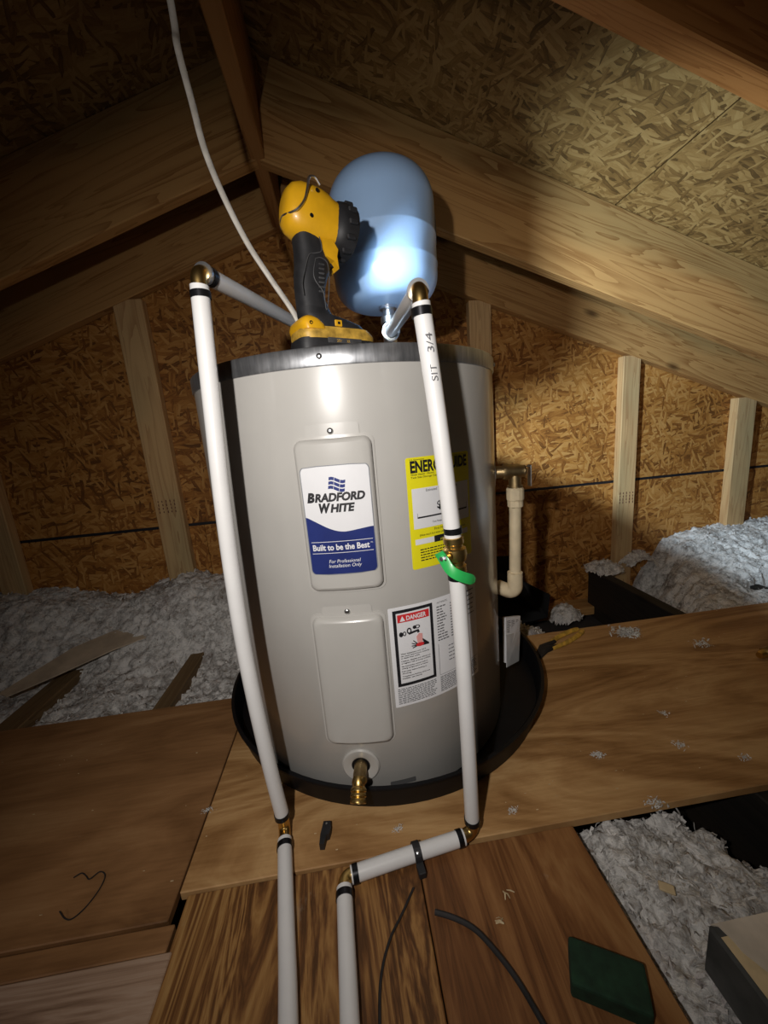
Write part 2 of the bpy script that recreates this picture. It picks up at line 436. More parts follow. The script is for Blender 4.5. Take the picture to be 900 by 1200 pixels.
for x, y0, y1 in ((-1.42, -1.2, .66), (-.99, -1.2, .66), (-.592, -1.2, .66), (-.20, -1.2, .66), (.25, -1.2, .66), (1.055, .0, .66), (1.055, -1.2, -.05), (1.48, -1.2, .66), (.665, -1.2, .12)):
    h = .22
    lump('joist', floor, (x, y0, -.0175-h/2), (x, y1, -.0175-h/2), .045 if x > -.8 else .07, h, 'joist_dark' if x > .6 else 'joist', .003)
obj('drywall', boxbm((0, -.3, -.26), (7, 2.1, .02)), 'drywall', floor)

# ------------------------------------------------------------------ blown insulation
def fbm(x, y, z=0, o=4):
    return noise.fractal(Vector((x, y, z)), 1.0, 2.0, o, noise_basis='PERLIN_ORIGINAL')
def lerp_list(x, L):
    if x <= L[0][0]: return L[0][1]
    for (a, p), (b, q) in zip(L, L[1:]):
        if x <= b:
            t = (x-a)/(b-a); t = t*t*(3-2*t); return p+(q-p)*t
    return L[-1][1]
def sst(a, b, x):
    t = max(0, min(1, (x-a)/(b-a))); return t*t*(3-2*t)
def field(name, x0, x1, y0, y1, fz, step, label, amp=.016, tufts=900, skip=None):
    nx, ny = int((x1-x0)/step)+1, int((y1-y0)/step)+1
    bm = bmesh.new(); g = {}
    for i in range(nx):
        for j in range(ny):
            x = x0+(x1-x0)*i/(nx-1); y = y0+(y1-y0)*j/(ny-1)
            z = fz(x, y)
            if z is None: continue
            r = 1-abs(fbm(x*17, y*17, 3.1, 3)); r2 = 1-abs(fbm(x*48, y*48, 7.7, 3))
            z += amp*(r*1.6-1.1)+amp*.75*(r2-.6)+amp*.9*fbm(x*7, y*7, 1.3, 2)
            dx = .010*fbm(x*40, y*40, 11.0, 2); dy = .010*fbm(x*40, y*40, 23.0, 2)
            jx = 0 if i in (0, nx-1) else dx; jy = 0 if j in (0, ny-1) else dy
            g[i, j] = bm.verts.new((x+jx, y+jy, z))
    for i in range(nx-1):
        for j in range(ny-1):
            q = [g.get(k) for k in ((i, j), (i+1, j), (i+1, j+1), (i, j+1))]
            if all(q): bm.faces.new(q)
    vs = [v.co.copy() for v in g.values()]
    o = obj(name, bm, 'insul', None, True, angle=180)
    tag(o, label, 'insulation', None, 'stuff')
    bm = bmesh.new()
    for _ in range(tufts):                    # curled flakes of fibre standing off the surface
        c = random.choice(vs); n = Vector((random.uniform(-1, 1), random.uniform(-1, 1), random.uniform(.1, 1))).normalized()
        t = n.orthogonal().normalized(); t.rotate(Matrix.Rotation(random.uniform(0, 6.28), 3, n)); s = n.cross(t)
        L = random.uniform(.003, .010); w = random.uniform(.0008, .0028)
        p = [c+n*.002+t*(-L)+s*0, c+n*random.uniform(.003, .008), c+n*random.uniform(.0, .006)+t*L]
        row = [(bm.verts.new(q+s*w), bm.verts.new(q-s*w)) for q in p]
        for a, b in zip(row, row[1:]): bm.faces.new((a[0], a[1], b[1], b[0]))
    f = obj('fibre_tufts', bm, 'insul', o, True, angle=180); f['kind'] = 'stuff'
    return o
def zl(x, y):
    wall_h = lerp_list(x, [(-2.0, .17), (-1.25, .165), (-1.05, .12), (-.93, .10), (-.80, .14), (-.70, .17), (-.55, .15), (-.45, .13), (-.3, .10)])
    base = -.035
    for jx in (-1.42, -.99, -.592, -.20):
        d = abs(x-jx)
        if d < .06 and y < .36: base = min(base, -.05)
    return base+(wall_h-base)*sst(.28, .60, y)
field('loose_insulation', -2.2, -.30, .055, .698, zl, .0072, 'white blown insulation heaped against the back wall left of the heater', .016, 3000)
def zr(x, y):
    wall_h = lerp_list(x, [(1.06, -.02), (1.2, .0), (1.36, .045), (1.6, .105), (1.9, .11), (2.8, .10)])
    z = -.018+(wall_h+.018)*sst(.15, .62, y)
    xb = 1.10+.22*sst(.22, .6, y)+.03*fbm(y*14, 4.4, 0, 3)
    z -= .20*(1-sst(xb-.07, xb+.12, x))+.03*fbm(x*16, y*16, 5.5, 3)*(1-sst(xb, xb+.2, x))
    # a dark hollow running through the heap
    d = (y-.30)-.10*(x-1.5)
    if x > 1.38: z -= .10*math.exp(-(d/.022)**2)*sst(1.38, 1.5, x)
    return z
field('loose_insulation', 1.085, 2.9, .172, .698, zr, .0078, 'bright white blown insulation heap at the right end of the back wall', .016, 2600)
def zc(x, y):
    d = math.hypot((x-.52)/.14, (y-.27)/.12)
    if d > 1.15: return None
    return -.03-.10*d*d+.0
field('loose_insulation', .40, .70, .172, .45, zc, .006, 'small patch of white insulation behind the plywood deck beside the black pan', .014, 500)
def zt(cx, cy, r, z0, h):
    def fz(x, y):
        d = math.hypot(x-cx, y-cy)/r
        if d > 1: return None
        return z0+h*(1-d*d)
    return fz
field('loose_insulation', 1.0, 1.17, .56, .69, zt(1.085, .63, .08, -.02, .035), .006, 'clump of white insulation on the far end of the dark joist', .014, 60)
field('loose_insulation', .80, .95, .50, .65, zt(.87, .575, .075, -.20, .06), .006, 'clump of white insulation low in the dark bay between the joists', .014, 60)
field('loose_insulation', 1.17, 1.36, .60, .70, zt(1.27, .66, .09, -.02, .05), .006, 'clump of white insulation at the foot of the right wall stud', .012, 160)
def zf(x, y):
    ed = lerp_list(y, [(-.9, .70), (-.60, .66), (-.52, .60), (-.45, .53), (-.39, .50)])+.02*fbm(y*30, 2.2, 0, 3)
    if x > ed+.10: return None
    return -.035-.20*sst(ed-.005, ed+.09, x)-.012*sst(.36, .28, x)
field('loose_insulation', .282, .86, -.95, -.385, zf, .0048, 'grey white blown insulation in the open bay at front right', .012, 2600)

# ------------------------------------------------------------------ drain pan
PX, PY = .037, .072
pan = thing('drain_pan', 'wide round black plastic drain pan under the water heater', 'drain pan', (PX, PY, 0))
obj('pan_shell', lathebm([(.001, .0005), (.386, .0005), (.392, .004), (.400, .050), (.407, .0535), (.407, .0575), (.400, .0575), (.396, .052), (.388, .006), (.001, .004)], 96, caps=False), 'black', pan, True)

# ------------------------------------------------------------------ water heater
R, ZT = .31, .766
HZ0 = .012
heater = thing('water_heater', 'squat grey electric tank water heater standing in the black pan', 'water heater', (0, 0, 0))
def cyl(u, z, off=0):
    a = u/R; r = R+off
    return (r*math.sin(a), -r*math.cos(a), z)
obj('tank_body', lathebm([(.28, HZ0), (R-.004, HZ0), (R, HZ0+.006), (R, ZT+.002), (.30, ZT+.004)], 128), 'tank', heater, True)
obj('rim_band', lathebm([(R-.002, ZT-.001), (R+.0022, ZT-.001), (R+.003, ZT+.001), (R+.003, ZT+.0235), (R+.0015, ZT+.0255), (R-.008, ZT+.0255), (R-.010, ZT+.022), (.001, ZT+.022)], 128, caps=False), 'galv', heater, True)
def screw(parent, p, n, r=.0045, name='screw'):
    obj(name, lathebm([(r, 0), (r, .0012), (r*.75, .0026), (r*.3, .0031), (.0002, .0031)], 14, n, p, True), 'screw', parent, True)
for a in (-92, -8, 66):
    aa = math.radians(a); n = Vector((math.sin(aa), -math.cos(aa), 0)); p = n*(R+.003); p.z = ZT+.012
    screw(heater, p, n, .0042)

def curved_slab(bm, pts_fn, u0, u1, v0, v1, nu=18, nv=22): pass
def cover(u0, u1, z0, z1, rise=.011, name='access_cover'):
    """pillow-shaped curved panel; arc bottom like the photograph"""
    def shape(inset, off, bm):
        pts = rrect(u0+inset, z0+inset, u1-inset, z1-inset, max(.003, .012-inset*.5), 5)
        out = []
        # resample each straight side for curvature
        full = []
        for a, b in zip(pts, pts[1:]+pts[:1]):
            n = max(1, int(math.hypot(b[0]-a[0], b[1]-a[1])/.009))
            for k in range(n): full.append((a[0]+(b[0]-a[0])*k/n, a[1]+(b[1]-a[1])*k/n))
        return full
    base = shape(0, 0, None)
    bm = bmesh.new(); cx, cz = (u0+u1)/2, (z0+z1)/2
    hw, hh = (u1-u0)/2, (z1-z0)/2
    rings = []
    for ins, off in ((-.004, -.001), (-.004, .0015), (0, .0018), (.0010, .006), (.0035, rise-.0015), (.007, rise)):
        ring = []
        for u, z in base:
            k1 = (hw-ins)/hw; k2 = (hh-ins)/hh
            ring.append(bm.verts.new(cyl(cx+(u-cx)*k1, cz+(z-cz)*k2, off)))
        rings.append(ring)
    n = len(base)
    for a, b in zip(rings, rings[1:]):
        for k in range(n): bm.faces.new((a[k], a[(k+1) % n], b[(k+1) % n], b[k]))
    # face grid: rows across, following the outline
    bmesh.ops.triangle_fill
    last = rings[-1]
    zs = sorted({round((v.co.z), 5) for v in last})
    # fill by pairing left/right vertices of same height
    left = [v for v in last]; 
    half = {}
    for v in last:
        key = round(v.co.z, 4); half.setdefault(key, []).append(v)
    keys = sorted(half)
    def uof(v): return math.atan2(v.co.x, -v.co.y)*R
    prev = None
    for kz in keys:
        L = min(half[kz], key=uof); Rr = max(half[kz], key=uof)
        z = L.co.z; row = []
        NU = 10
        for i in range(NU+1):
            u = uof(L)+(uof(Rr)-uof(L))*i/NU
            row.append(L if i == 0 else Rr if i == NU else bm.verts.new(cyl(u, z, rise)))
        if prev:
            for i in range(NU):
                f = [prev[i], prev[i+1], row[i+1], row[i]]
                f = list(dict.fromkeys(f))
                if len(f) > 2:
                    try: bm.faces.new(f)
                    except ValueError: pass
        prev = row
    return obj(name, bm, 'cover', heater, True, angle=50)
cover(-.0975, .0195, .4245, .6635)
cover(-.1040, .0130, .1385, .3775)
# flat flanges above each cover that take the screws
def patch(bm, u0, z0, u1, z1, off, th=.0, r=0, nu=None):
    nu = nu or max(1, int((u1-u0)/.006))
    rows = [[bm.verts.new(cyl(u0+(u1-u0)*i/nu, z, off)) for i in range(nu+1)] for z in (z0, z1)]
    for i in range(nu): bm.faces.new((rows[0][i], rows[0][i+1], rows[1][i+1], rows[1][i]))
def rpatch(bm, u0, z0, u1, z1, r, off, n=20, top=None, bot=None):
    """rounded patch as vertical columns; top/bot optional functions of t in 0..1"""
    cols = []
    for i in range(n+1):
        t = i/n
        if t < .25: t = t*t*4*.25
        elif t > .75: t = 1-(1-t)*(1-t)*4*.25
        u = u0+(u1-u0)*t; d = min(u-u0, u1-u); c = 0
        if r and d < r: c = r-math.sqrt(max(0, r*r-(r-d)**2))
        zt_ = z1-c if top is None else min(top(t), z1-c); zb = z0+c if bot is None else bot(t)
        cols.append((bm.verts.new(cyl(u, zb, off)), bm.verts.new(cyl(u, zt_, off))))
    for a, b in zip(cols, cols[1:]): bm.faces.new((a[0], b[0], b[1], a[1]))
for (ua, ub, za, zb, su, sz) in ((-.078, .003, .660, .685, -.0396, .674), (-.086, -.004, .374, .396, -.0439, .3865)):
    bm = bmesh.new(); rpatch(bm, ua, za, ub, zb, .006, .0012)
    obj('cover_flange', bm, 'tank', heater, True)
    a = su/R; screw(heater, cyl(su, sz, .0016), (math.sin(a), -math.cos(a), 0), .0048)

# ---- lettering
def text_pts(s, bold=0, shear=0):
    cu = bpy.data.curves.new('txt', 'FONT'); cu.body = s; cu.size = 1; cu.shear = shear; cu.offset = bold
    cu.resolution_u = 3
    ob = bpy.data.objects.new('txt', cu); me = bpy.data.meshes.new_from_object(ob)
    V = [(v.co.x, v.co.y) for v in me.vertices]; Fc = [tuple(p.vertices) for p in me.polygons]
    bpy.data.objects.remove(ob); bpy.data.curves.remove(cu); bpy.data.meshes.remove(me)
    return V, Fc
CAPH = None
def text(bm, s, u0, v0, h, fn, width=None, bold=0, shear=0, align='L'):
    """baseline at v0, cap height h; fn(u,v)->xyz; width squeezes/stretches to fit"""
    V, Fc = text_pts(s, bold, shear)
    if not V: return
    xs = [p[0] for p in V]; x0, x1 = min(xs), max(xs)
    k = h/.70; kx = k if width is None else width/max(1e-6, x1-x0)
    w = (x1-x0)*kx
    o = u0 if align == 'L' else u0-w/2 if align == 'C' else u0-w
    vs = [bm.verts.new(fn(o+(x-x0)*kx, v0+y*k)) for x, y in V]
    for f in Fc:
        try: bm.faces.new([vs[i] for i in f])
        except ValueError: pass
def greek(bm, u0, u1, z, h, off, dens=1.0):
    u = u0
    while u < u1-.002:
        w = random.uniform(.0025, .008)
        if u+w > u1: w = u1-u
        patch(bm, u, z, u+w, z+h, off, nu=1); u += w+.0013

# ---- brand label on the upper cover
LU0, LU1, LZ0, LZ1 = -.0885, .0105, .4555, .6235
LO = .0115
lab = None
bm = bmesh.new(); rpatch(bm, LU0-.0015, LZ0-.0015, LU1+.0015, LZ1+.0015, .0095, LO); 
lab = obj('brand_label', bm, 'label_grey', heater, True)
bm = bmesh.new(); rpatch(bm, LU0, LZ0, LU1, LZ1, .0085, LO+.0002); obj('label_face', bm, 'white', lab, True)
def wave(t): return LZ1-(LZ1-LZ0)*(.45+.15*math.sin(min(1, t/.58)*PI/2)**1.25-.028*sst(.55, 1, t))
bm = bmesh.new(); 
def lowz(t): 
    d = min(t, 1-t)*(LU1-LU0); r = .0085
    return LZ0+(r-math.sqrt(max(0, r*r-(r-d)**2)) if d < r else 0)
rpatch(bm, LU0, LZ0, LU1, LZ1, 0, LO+.0004, 40, wave, lowz); obj('label_wave', bm, 'navy', lab, True)
H = LZ1-LZ0; Wl = LU1-LU0
def lv(f): return LZ1-H*f
def lu(f): return LU0+Wl*f
def on(off): return lambda u, v: cyl(u, v, off)
fnl = on(LO+.0006)
bm = bmesh.new()
uc = lu(.52)
text(bm, 'B', lu(.055), lv(.312), .0135, fnl, .0115, .06, .22)
text(bm, 'RADFORD', lu(.055)+.0114, lv(.312), .0118, fnl, .0740, .05, .22)
text(bm, 'W', lu(.22), lv(.412), .0135, fnl, .0175, .06, .22)
text(bm, 'HITE', lu(.22)+.0165, lv(.412), .0118, fnl, .0365, .05, .22)
obj('brand_lettering', bm, 'ink', lab)
bm = bmesh.new()
for r_ in range(3):                                  # little waving flag emblem of three bars
    for c_ in range(3):
        def fp(a, b): 
            x = (c_+a)/3; y = (r_+b)/3
            return fnl(uc-.012+.024*x+.003*(y-.5), lv(.215)+.0195*y+.0022*math.sin(x*5.2+.6)-.003*x)
        w0 = .04; vs = [bm.verts.new(fp(a, b)) for a, b in ((w0, .14), (.5, .14), (1-w0, .14), (1-w0, .86), (.5, .86), (w0, .86))]
        bm.faces.new(vs)
obj('flag_emblem', bm, 'navy', lab)
bm = bmesh.new()
patch(bm, lu(.04), lv(.690), lu(.97), lv(.685), LO+.0007); patch(bm, lu(.04), lv(.798), lu(.97), lv(.793), LO+.0007)
fnw = on(LO+.0008)
text(bm, 'Built to be the Best', lu(.055), lv(.767), .0092, fnw, Wl*.86, .028)
text(bm, '\u2122', lu(.93), lv(.735), .003, fnw, .0035)
text(bm, 'For Professional', lu(.52), lv(.892), .0055, fnw, Wl*.48, .002, .2, 'C')
text(bm, 'Installation Only', lu(.52), lv(.936), .0055, fnw, Wl*.50, .002, .2, 'C')
obj('slogan_lettering', bm, 'white', lab)

# ---- yellow energy label
EU0, EU1, EZ0, EZ1 = .0700, .2010, .4410, .6235
EH, EW = EZ1-EZ0, EU1-EU0
def ev(f): return EZ1-EH*f
def eu(f): return EU0+EW*f
EO = .0006
bm = bmesh.new(); rpatch(bm, EU0, EZ0, EU1, EZ1, .004, EO, 26); elab = obj('energy_label', bm, 'sign_yellow', heater, True)
bm = bmesh.new(); patch(bm, eu(.055), ev(.63), eu(.965), ev(.27), EO+.0002)
patch(bm, eu(.06), ev(.775), eu(.33), ev(.725), EO+.0002); patch(bm, eu(.60), ev(.775), eu(.92), ev(.725), EO+.0002)
obj('label_panel', bm, 'white', elab)
bm = bmesh.new(); fe = on(EO+.0005)
text(bm, 'ENERGYGUIDE', eu(.055), ev(.128), .0175, fe, EW*.90, .04)
text(bm, 'U.S. Government', eu(.05), ev(.025), .0022, fe, EW*.2)
text(bm, 'Federal law prohibits removal of this label before consumer purchase.', eu(.42), ev(.025), .0022, fe, EW*.55)
text(bm, 'Water Heater - Electric', eu(.055), ev(.155), .003, fe, EW*.33)
text(bm, 'Tank Size (Storage Capacity)', eu(.055), ev(.18), .003, fe, EW*.45)
text(bm, 'Estimated Yearly Energy Cost', eu(.5), ev(.305), .0042, fe, EW*.5, 0, 0, 'C')
text(bm, '$3', eu(.40), ev(.475), .0125, fe, EW*.15, .03)
patch(bm, eu(.11), ev(.537), eu(.92), ev(.523), EO+.0005)
patch(bm, eu(.11), ev(.523), eu(.114), ev(.49), EO+.0005); patch(bm, eu(.916), ev(.523), eu(.92), ev(.47), EO+.0005)
text(bm, 'Cost Range of Similar Models', eu(.5), ev(.595), .0032, fe, EW*.36, 0, 0, 'C')
text(bm, 'First Hour Rating', eu(.5), ev(.665), .0042, fe, EW*.32, 0, 0, 'C')
text(bm, '(How much hot water you get in the first hour of use)', eu(.5), ev(.70), .0036, fe, EW*.75, 0, 0, 'C')
patch(bm, eu(.33), ev(.78), eu(.60), ev(.72), EO+.0005)
for k, z in enumerate((.83, .855, .88, .905, .93)): greek(bm, eu(.12), eu(.12+random.uniform(.5, .7)), ev(z), .0018, EO+.0004)
obj('label_lettering', bm, 'ink', elab)
bm = bmesh.new(); f2 = on(EO+.0008)
text(bm, 'LOW', eu(.46), ev(.77), .0035, f2, .010, .01, 0, 'C')
obj('label_lettering', bm, 'sign_yellow', elab)

# ---- white warning and rating label
DU0, DU1, DZ0, DZ1 = .0215, .2080, .1965, .3820
bm = bmesh.new(); rpatch(bm, DU0, DZ0, DU1, DZ1, .002, .0006, 30); dlab = obj('warning_label', bm, 'white', heater, True)
bu0, bu1, bz0, bz1 = .0287, .1010, .2355, .3765
bm = bmesh.new()
for a in ((bu0, bz0, bu1, bz0+.0055), (bu0, bz1-.0055, bu1, bz1), (bu0, bz0, bu0+.0055, bz1), (bu1-.0055, bz0, bu1, bz1)): patch(bm, *a, .0009)
obj('danger_border', bm, 'ink', dlab)
iu0, iu1 = bu0+.0075, bu1-.0075
bm = bmesh.new(); patch(bm, iu0, bz1-.0225, iu1, bz1-.0085, .0010); obj('danger_banner', bm, 'red', dlab)
bm = bmesh.new(); f3 = on(.0014)
tri = [bm.verts.new(f3(iu0+x, bz1-.0205+y)) for x, y in ((.004, 0), (.0135, 0), (.00875, .0095))]; bm.faces.new(tri)
text(bm, 'DANGER', iu0+.0155, bz1-.0197, .0078, f3, .036, .03)
obj('danger_lettering', bm, 'white', dlab)
bm = bmesh.new(); f4 = on(.0012)
def ell(bm, cu, cz, a, b, fn, ri=0, n=20, rot=0):
    c, s = math.cos(rot), math.sin(rot)
    P = [(a*math.cos(2*PI*k/n), b*math.sin(2*PI*k/n)) for k in range(n)]
    out = [bm.verts.new(fn(cu+x*c-y*s, cz+x*s+y*c)) for x, y in P]
    if ri:
        inn = [bm.verts.new(fn(cu+ri*(x*c-y*s), cz+ri*(x*s+y*c))) for x, y in P]
        for k in range(n): bm.faces.new((out[k], out[(k+1) % n], inn[(k+1) % n], inn[k]))
    else: bm.faces.new(out)
def poly(bm, pts, fn): bm.faces.new([bm.verts.new(fn(*p)) for p in pts])
fz0 = .3325
ell(bm, iu0+.0045, fz0, .0035, .0045, f4); ell(bm, iu0+.0105, fz0+.0005, .0030, .0042, f4, .6)   # left tap
ell(bm, iu0+.019, fz0+.004, .0042, .0058, f4, .55); ell(bm, iu0+.034, fz0+.0085, .005, .0035, f4, .6); ell(bm, iu0+.029, fz0+.0085, .0035, .0032, f4)
poly(bm, [(iu0+.018, fz0+.001), (iu0+.036, fz0+.0035), (iu0+.038, fz0-.002), (iu0+.034, fz0-.0035), (iu0+.033, fz0-.0005), (iu0+.018, fz0-.003)][::-1], f4)
hx, hz = iu0+.038, .3085                                                        # open hand below the spout
poly(bm, [(hx+.016, hz-.002), (hx+.004, hz+.009), (hx+.002, hz+.0085), (hx+.006, hz+.002), (hx-.004, hz-.003), (hx+.004, hz-.0045), (hx+.016, hz-.005)], f4)
for dx, dz in ((-.012, .0085), (-.015, .004), (-.0155, -.001), (-.014, -.005)):
    L = math.hypot(dx, dz); nx_, nz_ = -dz/L*.0011, dx/L*.0011
    poly(bm, [(hx-.003+nx_, hz-.002+nz_), (hx-.003-nx_, hz-.002-nz_), (hx-.001+dx-nx_*.7, hz+dz-nz_*.7), (hx-.001+dx+nx_*.7, hz+dz+nz_*.7)], f4)
lines = ['Water temperature over 125\u00b0F', 'can cause severe burns instantly', 'or death from scalds.', '', 'Children, disabled and elderly are', 'at highest risk of being scalded.', '', 'See instruction manual before', 'setting temperature at heater.', '', 'Feel water before bathing or', 'showering.', '', 'Temperature limiting valves are', 'available, see manual.']
z = .2955
for s in lines:
    if s: text(bm, s, iu0+.001, z, .0022, f4, min(.054, .00165*len(s)), .012)
    z -= .0040 if s else .0016
obj('danger_lettering', bm, 'ink', dlab)
bm = bmesh.new(); ell(bm, hx-.001, hz-.001, .0075, .0035, on(.0016)); obj('danger_red_palm', bm, 'red', dlab)
bm = bmesh.new(); poly(bm, [(hx-.005, hz+.001), (hx+.004, hz+.001), (hx+.0045, hz+.018), (hx-.002, hz+.020), (hx-.007, hz+.014)], on(.0014)); obj('danger_steam', bm, 'pink', dlab)
bm = bmesh.new()
for k in range(10): greek(bm, DU0+.006, .101-random.uniform(0, .008), .2300-k*.0031, .0015, .0010)
text(bm, 'AUTOMATIC', .110, .3715, .0032, f4, .022)
for k in range(13):
    greek(bm, .109, .109+.012+random.uniform(0, .012), .364-k*.0052, .0022, .0010); greek(bm, .138, .150+random.uniform(0, .012), .364-k*.0052, .0022, .0010)
for k in range(10): greek(bm, .109, .203-random.uniform(0, .008), .2300-k*.0031, .0015, .0010)
for k in range(5): greek(bm, .130, .150+random.uniform(0, .03), .285-k*.007, .0016, .0010)
for a in ((.1085, .235, .1092, .296), (.1085, .235, .204, .2356)): patch(bm, *a, .0010)
for k in range(6): greek(bm, .172, .200, .372-k*.009, .002, .0010)
obj('fine_print', bm, 'ink_grey', dlab)

# ---- drain valve, its trim ring, name badge
a = -.050/R; dn = Vector((math.sin(a), -math.cos(a), 0))
dp = Vector(cyl(-.050, .089, 0))
obj('drain_ring', lathebm([(.0165, -.002), (.0165, .001), (.019, .0024), (.031, .0030), (.0335, .001), (.0335, -.004)], 40, dn, dp, False), 'cover', heater, True)
obj('drain_hole', lathebm([(.0168, .0003), (.0005, .0003)], 24, dn, dp, False), 'black', heater, True)
dv = obj('drain_valve', lathebm([(.0115, 0), (.0115, .022), (.0105, .024), (.0105, .034)], 24, dn, dp), 'brass_dull', heater, True)
sd = (dn+Vector((0, 0, -.75))).normalized(); q0 = dp+dn*.034
obj('hose_spout', lathebm([(.010, -.008), (.012, 0), (.0105, .006), (.0135, .010), (.0135, .013), (.0115, .0145), (.0135, .017), (.0135, .020), (.0115, .0215), (.0135, .024), (.0135, .029), (.0105, .029), (.0085, .020), (.0004, .020)], 24, sd, q0, False), 'brass', dv, True)
obj('valve_stem', lathebm([(.004, 0), (.004, .008), (.0055, .008), (.0055, .012), (.001, .013)], 14, (dn+Vector((.8, 0, .5))).normalized(), q0+Vector((.004, 0, .006))), 'brass', dv, True)
bm = bmesh.new(); rpatch(bm, -.0005, .0385, .0465, .0485, .002, .0012)
obj('maker_badge', bm, 'badge', heater, True)

# ---- relief valve on the right side with a lever
a = math.radians(72); tn = Vector((math.sin(a), -math.cos(a), 0)); tp = tn*R; tp.z = .562
rv = obj('relief_valve', lathebm([(.0135, -.004), (.0135, .018), (.018, .018), (.018, .026), (.0155, .030), (.0155, .050), (.013, .054), (.013, .062), (.006, .066), (.001, .066)], 24, tn, tp), 'brass_dull', heater, True)
obj('escutcheon', lathebm([(.013, .0), (.030, .001), (.034, -.002), (.034, -.005)], 30, tn, tp, False), 'cover', heater, True)
obj('valve_outlet', lathebm([(.013, 0), (.013, .030), (.016, .030), (.016, .036), (.0001, .036)], 24, (0, 0, -1), tp+tn*.042), 'brass_dull', rv, True)
bm = bmesh.new(); box(bm, tp+tn*.072+Vector((0, 0, -.010)), (.0022, .016, .046), .001); box(bm, tp+tn*.068+Vector((0, 0, .010)), (.010, .016, .002))
obj('test_lever', bm, 'chrome', rv)

# ------------------------------------------------------------------ discharge pipe under the relief valve
dx = tp+tn*.042
dp_ = thing('discharge_pipe', 'cream plastic discharge pipe hanging from the brass relief valve at right', 'pipe', (dx.x, dx.y, .2))
def dl(*p): return [Vector(q)-Vector((dx.x, dx.y, .2)) for q in p]
ztop = tp.z-.034
obj('pipe', tubebm(dl((dx.x, dx.y, ztop-.02), (dx.x-.001, dx.y, .42), (dx.x-.003, dx.y, .307)), .0125, 24), 'cpvc', dp_, True)
obj('adapter', lathebm([(.016, 0), (.0185, -.004), (.0185, -.026), (.0165, -.030), (.0165, -.042), (.0126, -.044)], 12, (0, 0, 1), dl((dx.x, dx.y, ztop))[0]), 'cpvc', dp_, True, angle=25)
e0 = Vector((dx.x-.003, dx.y, .335)); 
pts = [e0, e0-Vector((0, 0, .032))]
for k in range(1, 7):
    t = k/6*PI/2; pts.append(e0-Vector((0, 0, .032))+Vector((-.012*(1-math.cos(t)), .011*(1-math.cos(t)), -.016*math.sin(t))))
pts.append(pts[-1]+Vector((-.012, .026, 0)))
obj('elbow', tubebm(dl(*pts), .0165, 24), 'cpvc', dp_, True)

# ------------------------------------------------------------------ white pipes
PR = .0116
def ring(p, d, parent, w=.0085, r=PR+.0012):
    d = Vector(d).normalized()
    obj('crimp_ring', lathebm([(PR-.001, -w/2), (r, -w/2), (r, w/2), (PR-.001, w/2)], 24, d, p, False), 'crimp', parent, True)
def elbow(p0, pc, p1, parent, mat='brass', r=.0098):
    p0, pc, p1 = Vector(p0), Vector(pc), Vector(p1); pts = [p0]
    a = pc+(p0-pc).normalized()*.014; b = pc+(p1-pc).normalized()*.014
    for k in range(9):
        t = k/8; pts.append((1-t)**2*a+2*t*(1-t)*pc+t*t*b)
    pts.append(p1)
    e = obj('brass_elbow', tubebm(pts, r, 20), mat, parent, True); return e
def pipe(pts, parent, n=6, name='pipe'):
    return obj(name, tubebm(smooth_path(pts, n), PR, 24), 'pex', parent, True)

lp = thing('water_pipe', 'white plastic water pipe rising in front of the heater at left', 'pipe')
L = [(-.1845, -.33, .868), (-.194, -.33, .72), (-.202, -.331, .573), (-.206, -.332, .42), (-.205, -.332, .297), (-.199, -.331, .15), (-.1915, -.33, .036)]
pipe(L, lp)
Lt = Vector((-.184, -.33, .886))
brd = Vector((.091, .322, .020)).normalized()
pipe([Lt+brd*.014, Lt+brd*.16, Lt+brd*.320], lp)
elbow((-.1845, -.33, .862), Lt, Lt+brd*.022, lp)
ring((-.1848, -.33, .857), (0, 0, 1), lp); ring(Lt+brd*.024, brd, lp)
obj('pipe_collar', lathebm([(.009, -.002), (PR+.0022, -.002), (PR+.0022, .002), (.009, .002)], 24, brd, Lt+brd*.0125, False), 'chrome', lp, True)
Le = Lt+brd*.320
elbow(Le-brd*.012, Le+brd*.014, Le+brd*.014-Vector((0, 0, .04)), lp)
obj('nipple', lathebm([(.0125, 0), (.0125, .075), (.016, .075), (.016, .092)], 8, (0, 0, 1), (Le+brd*.014)-Vector((0, 0, .118))), 'chrome', lp, True)
pipe([(-.188, -.352, .0125), (-.170, -.46, .0125), (-.150, -.585, .0125), (-.115, -.85, .0125), (-.10, -1.15, .0125)], lp)
elbow((-.1915, -.33, .042), (-.1908, -.331, .0125), (-.187, -.358, .0125), lp)
ring((-.192, -.33, .040), (-.01, 0, 1), lp); ring((-.1862, -.363, .0125), (.15, -1, 0), lp)

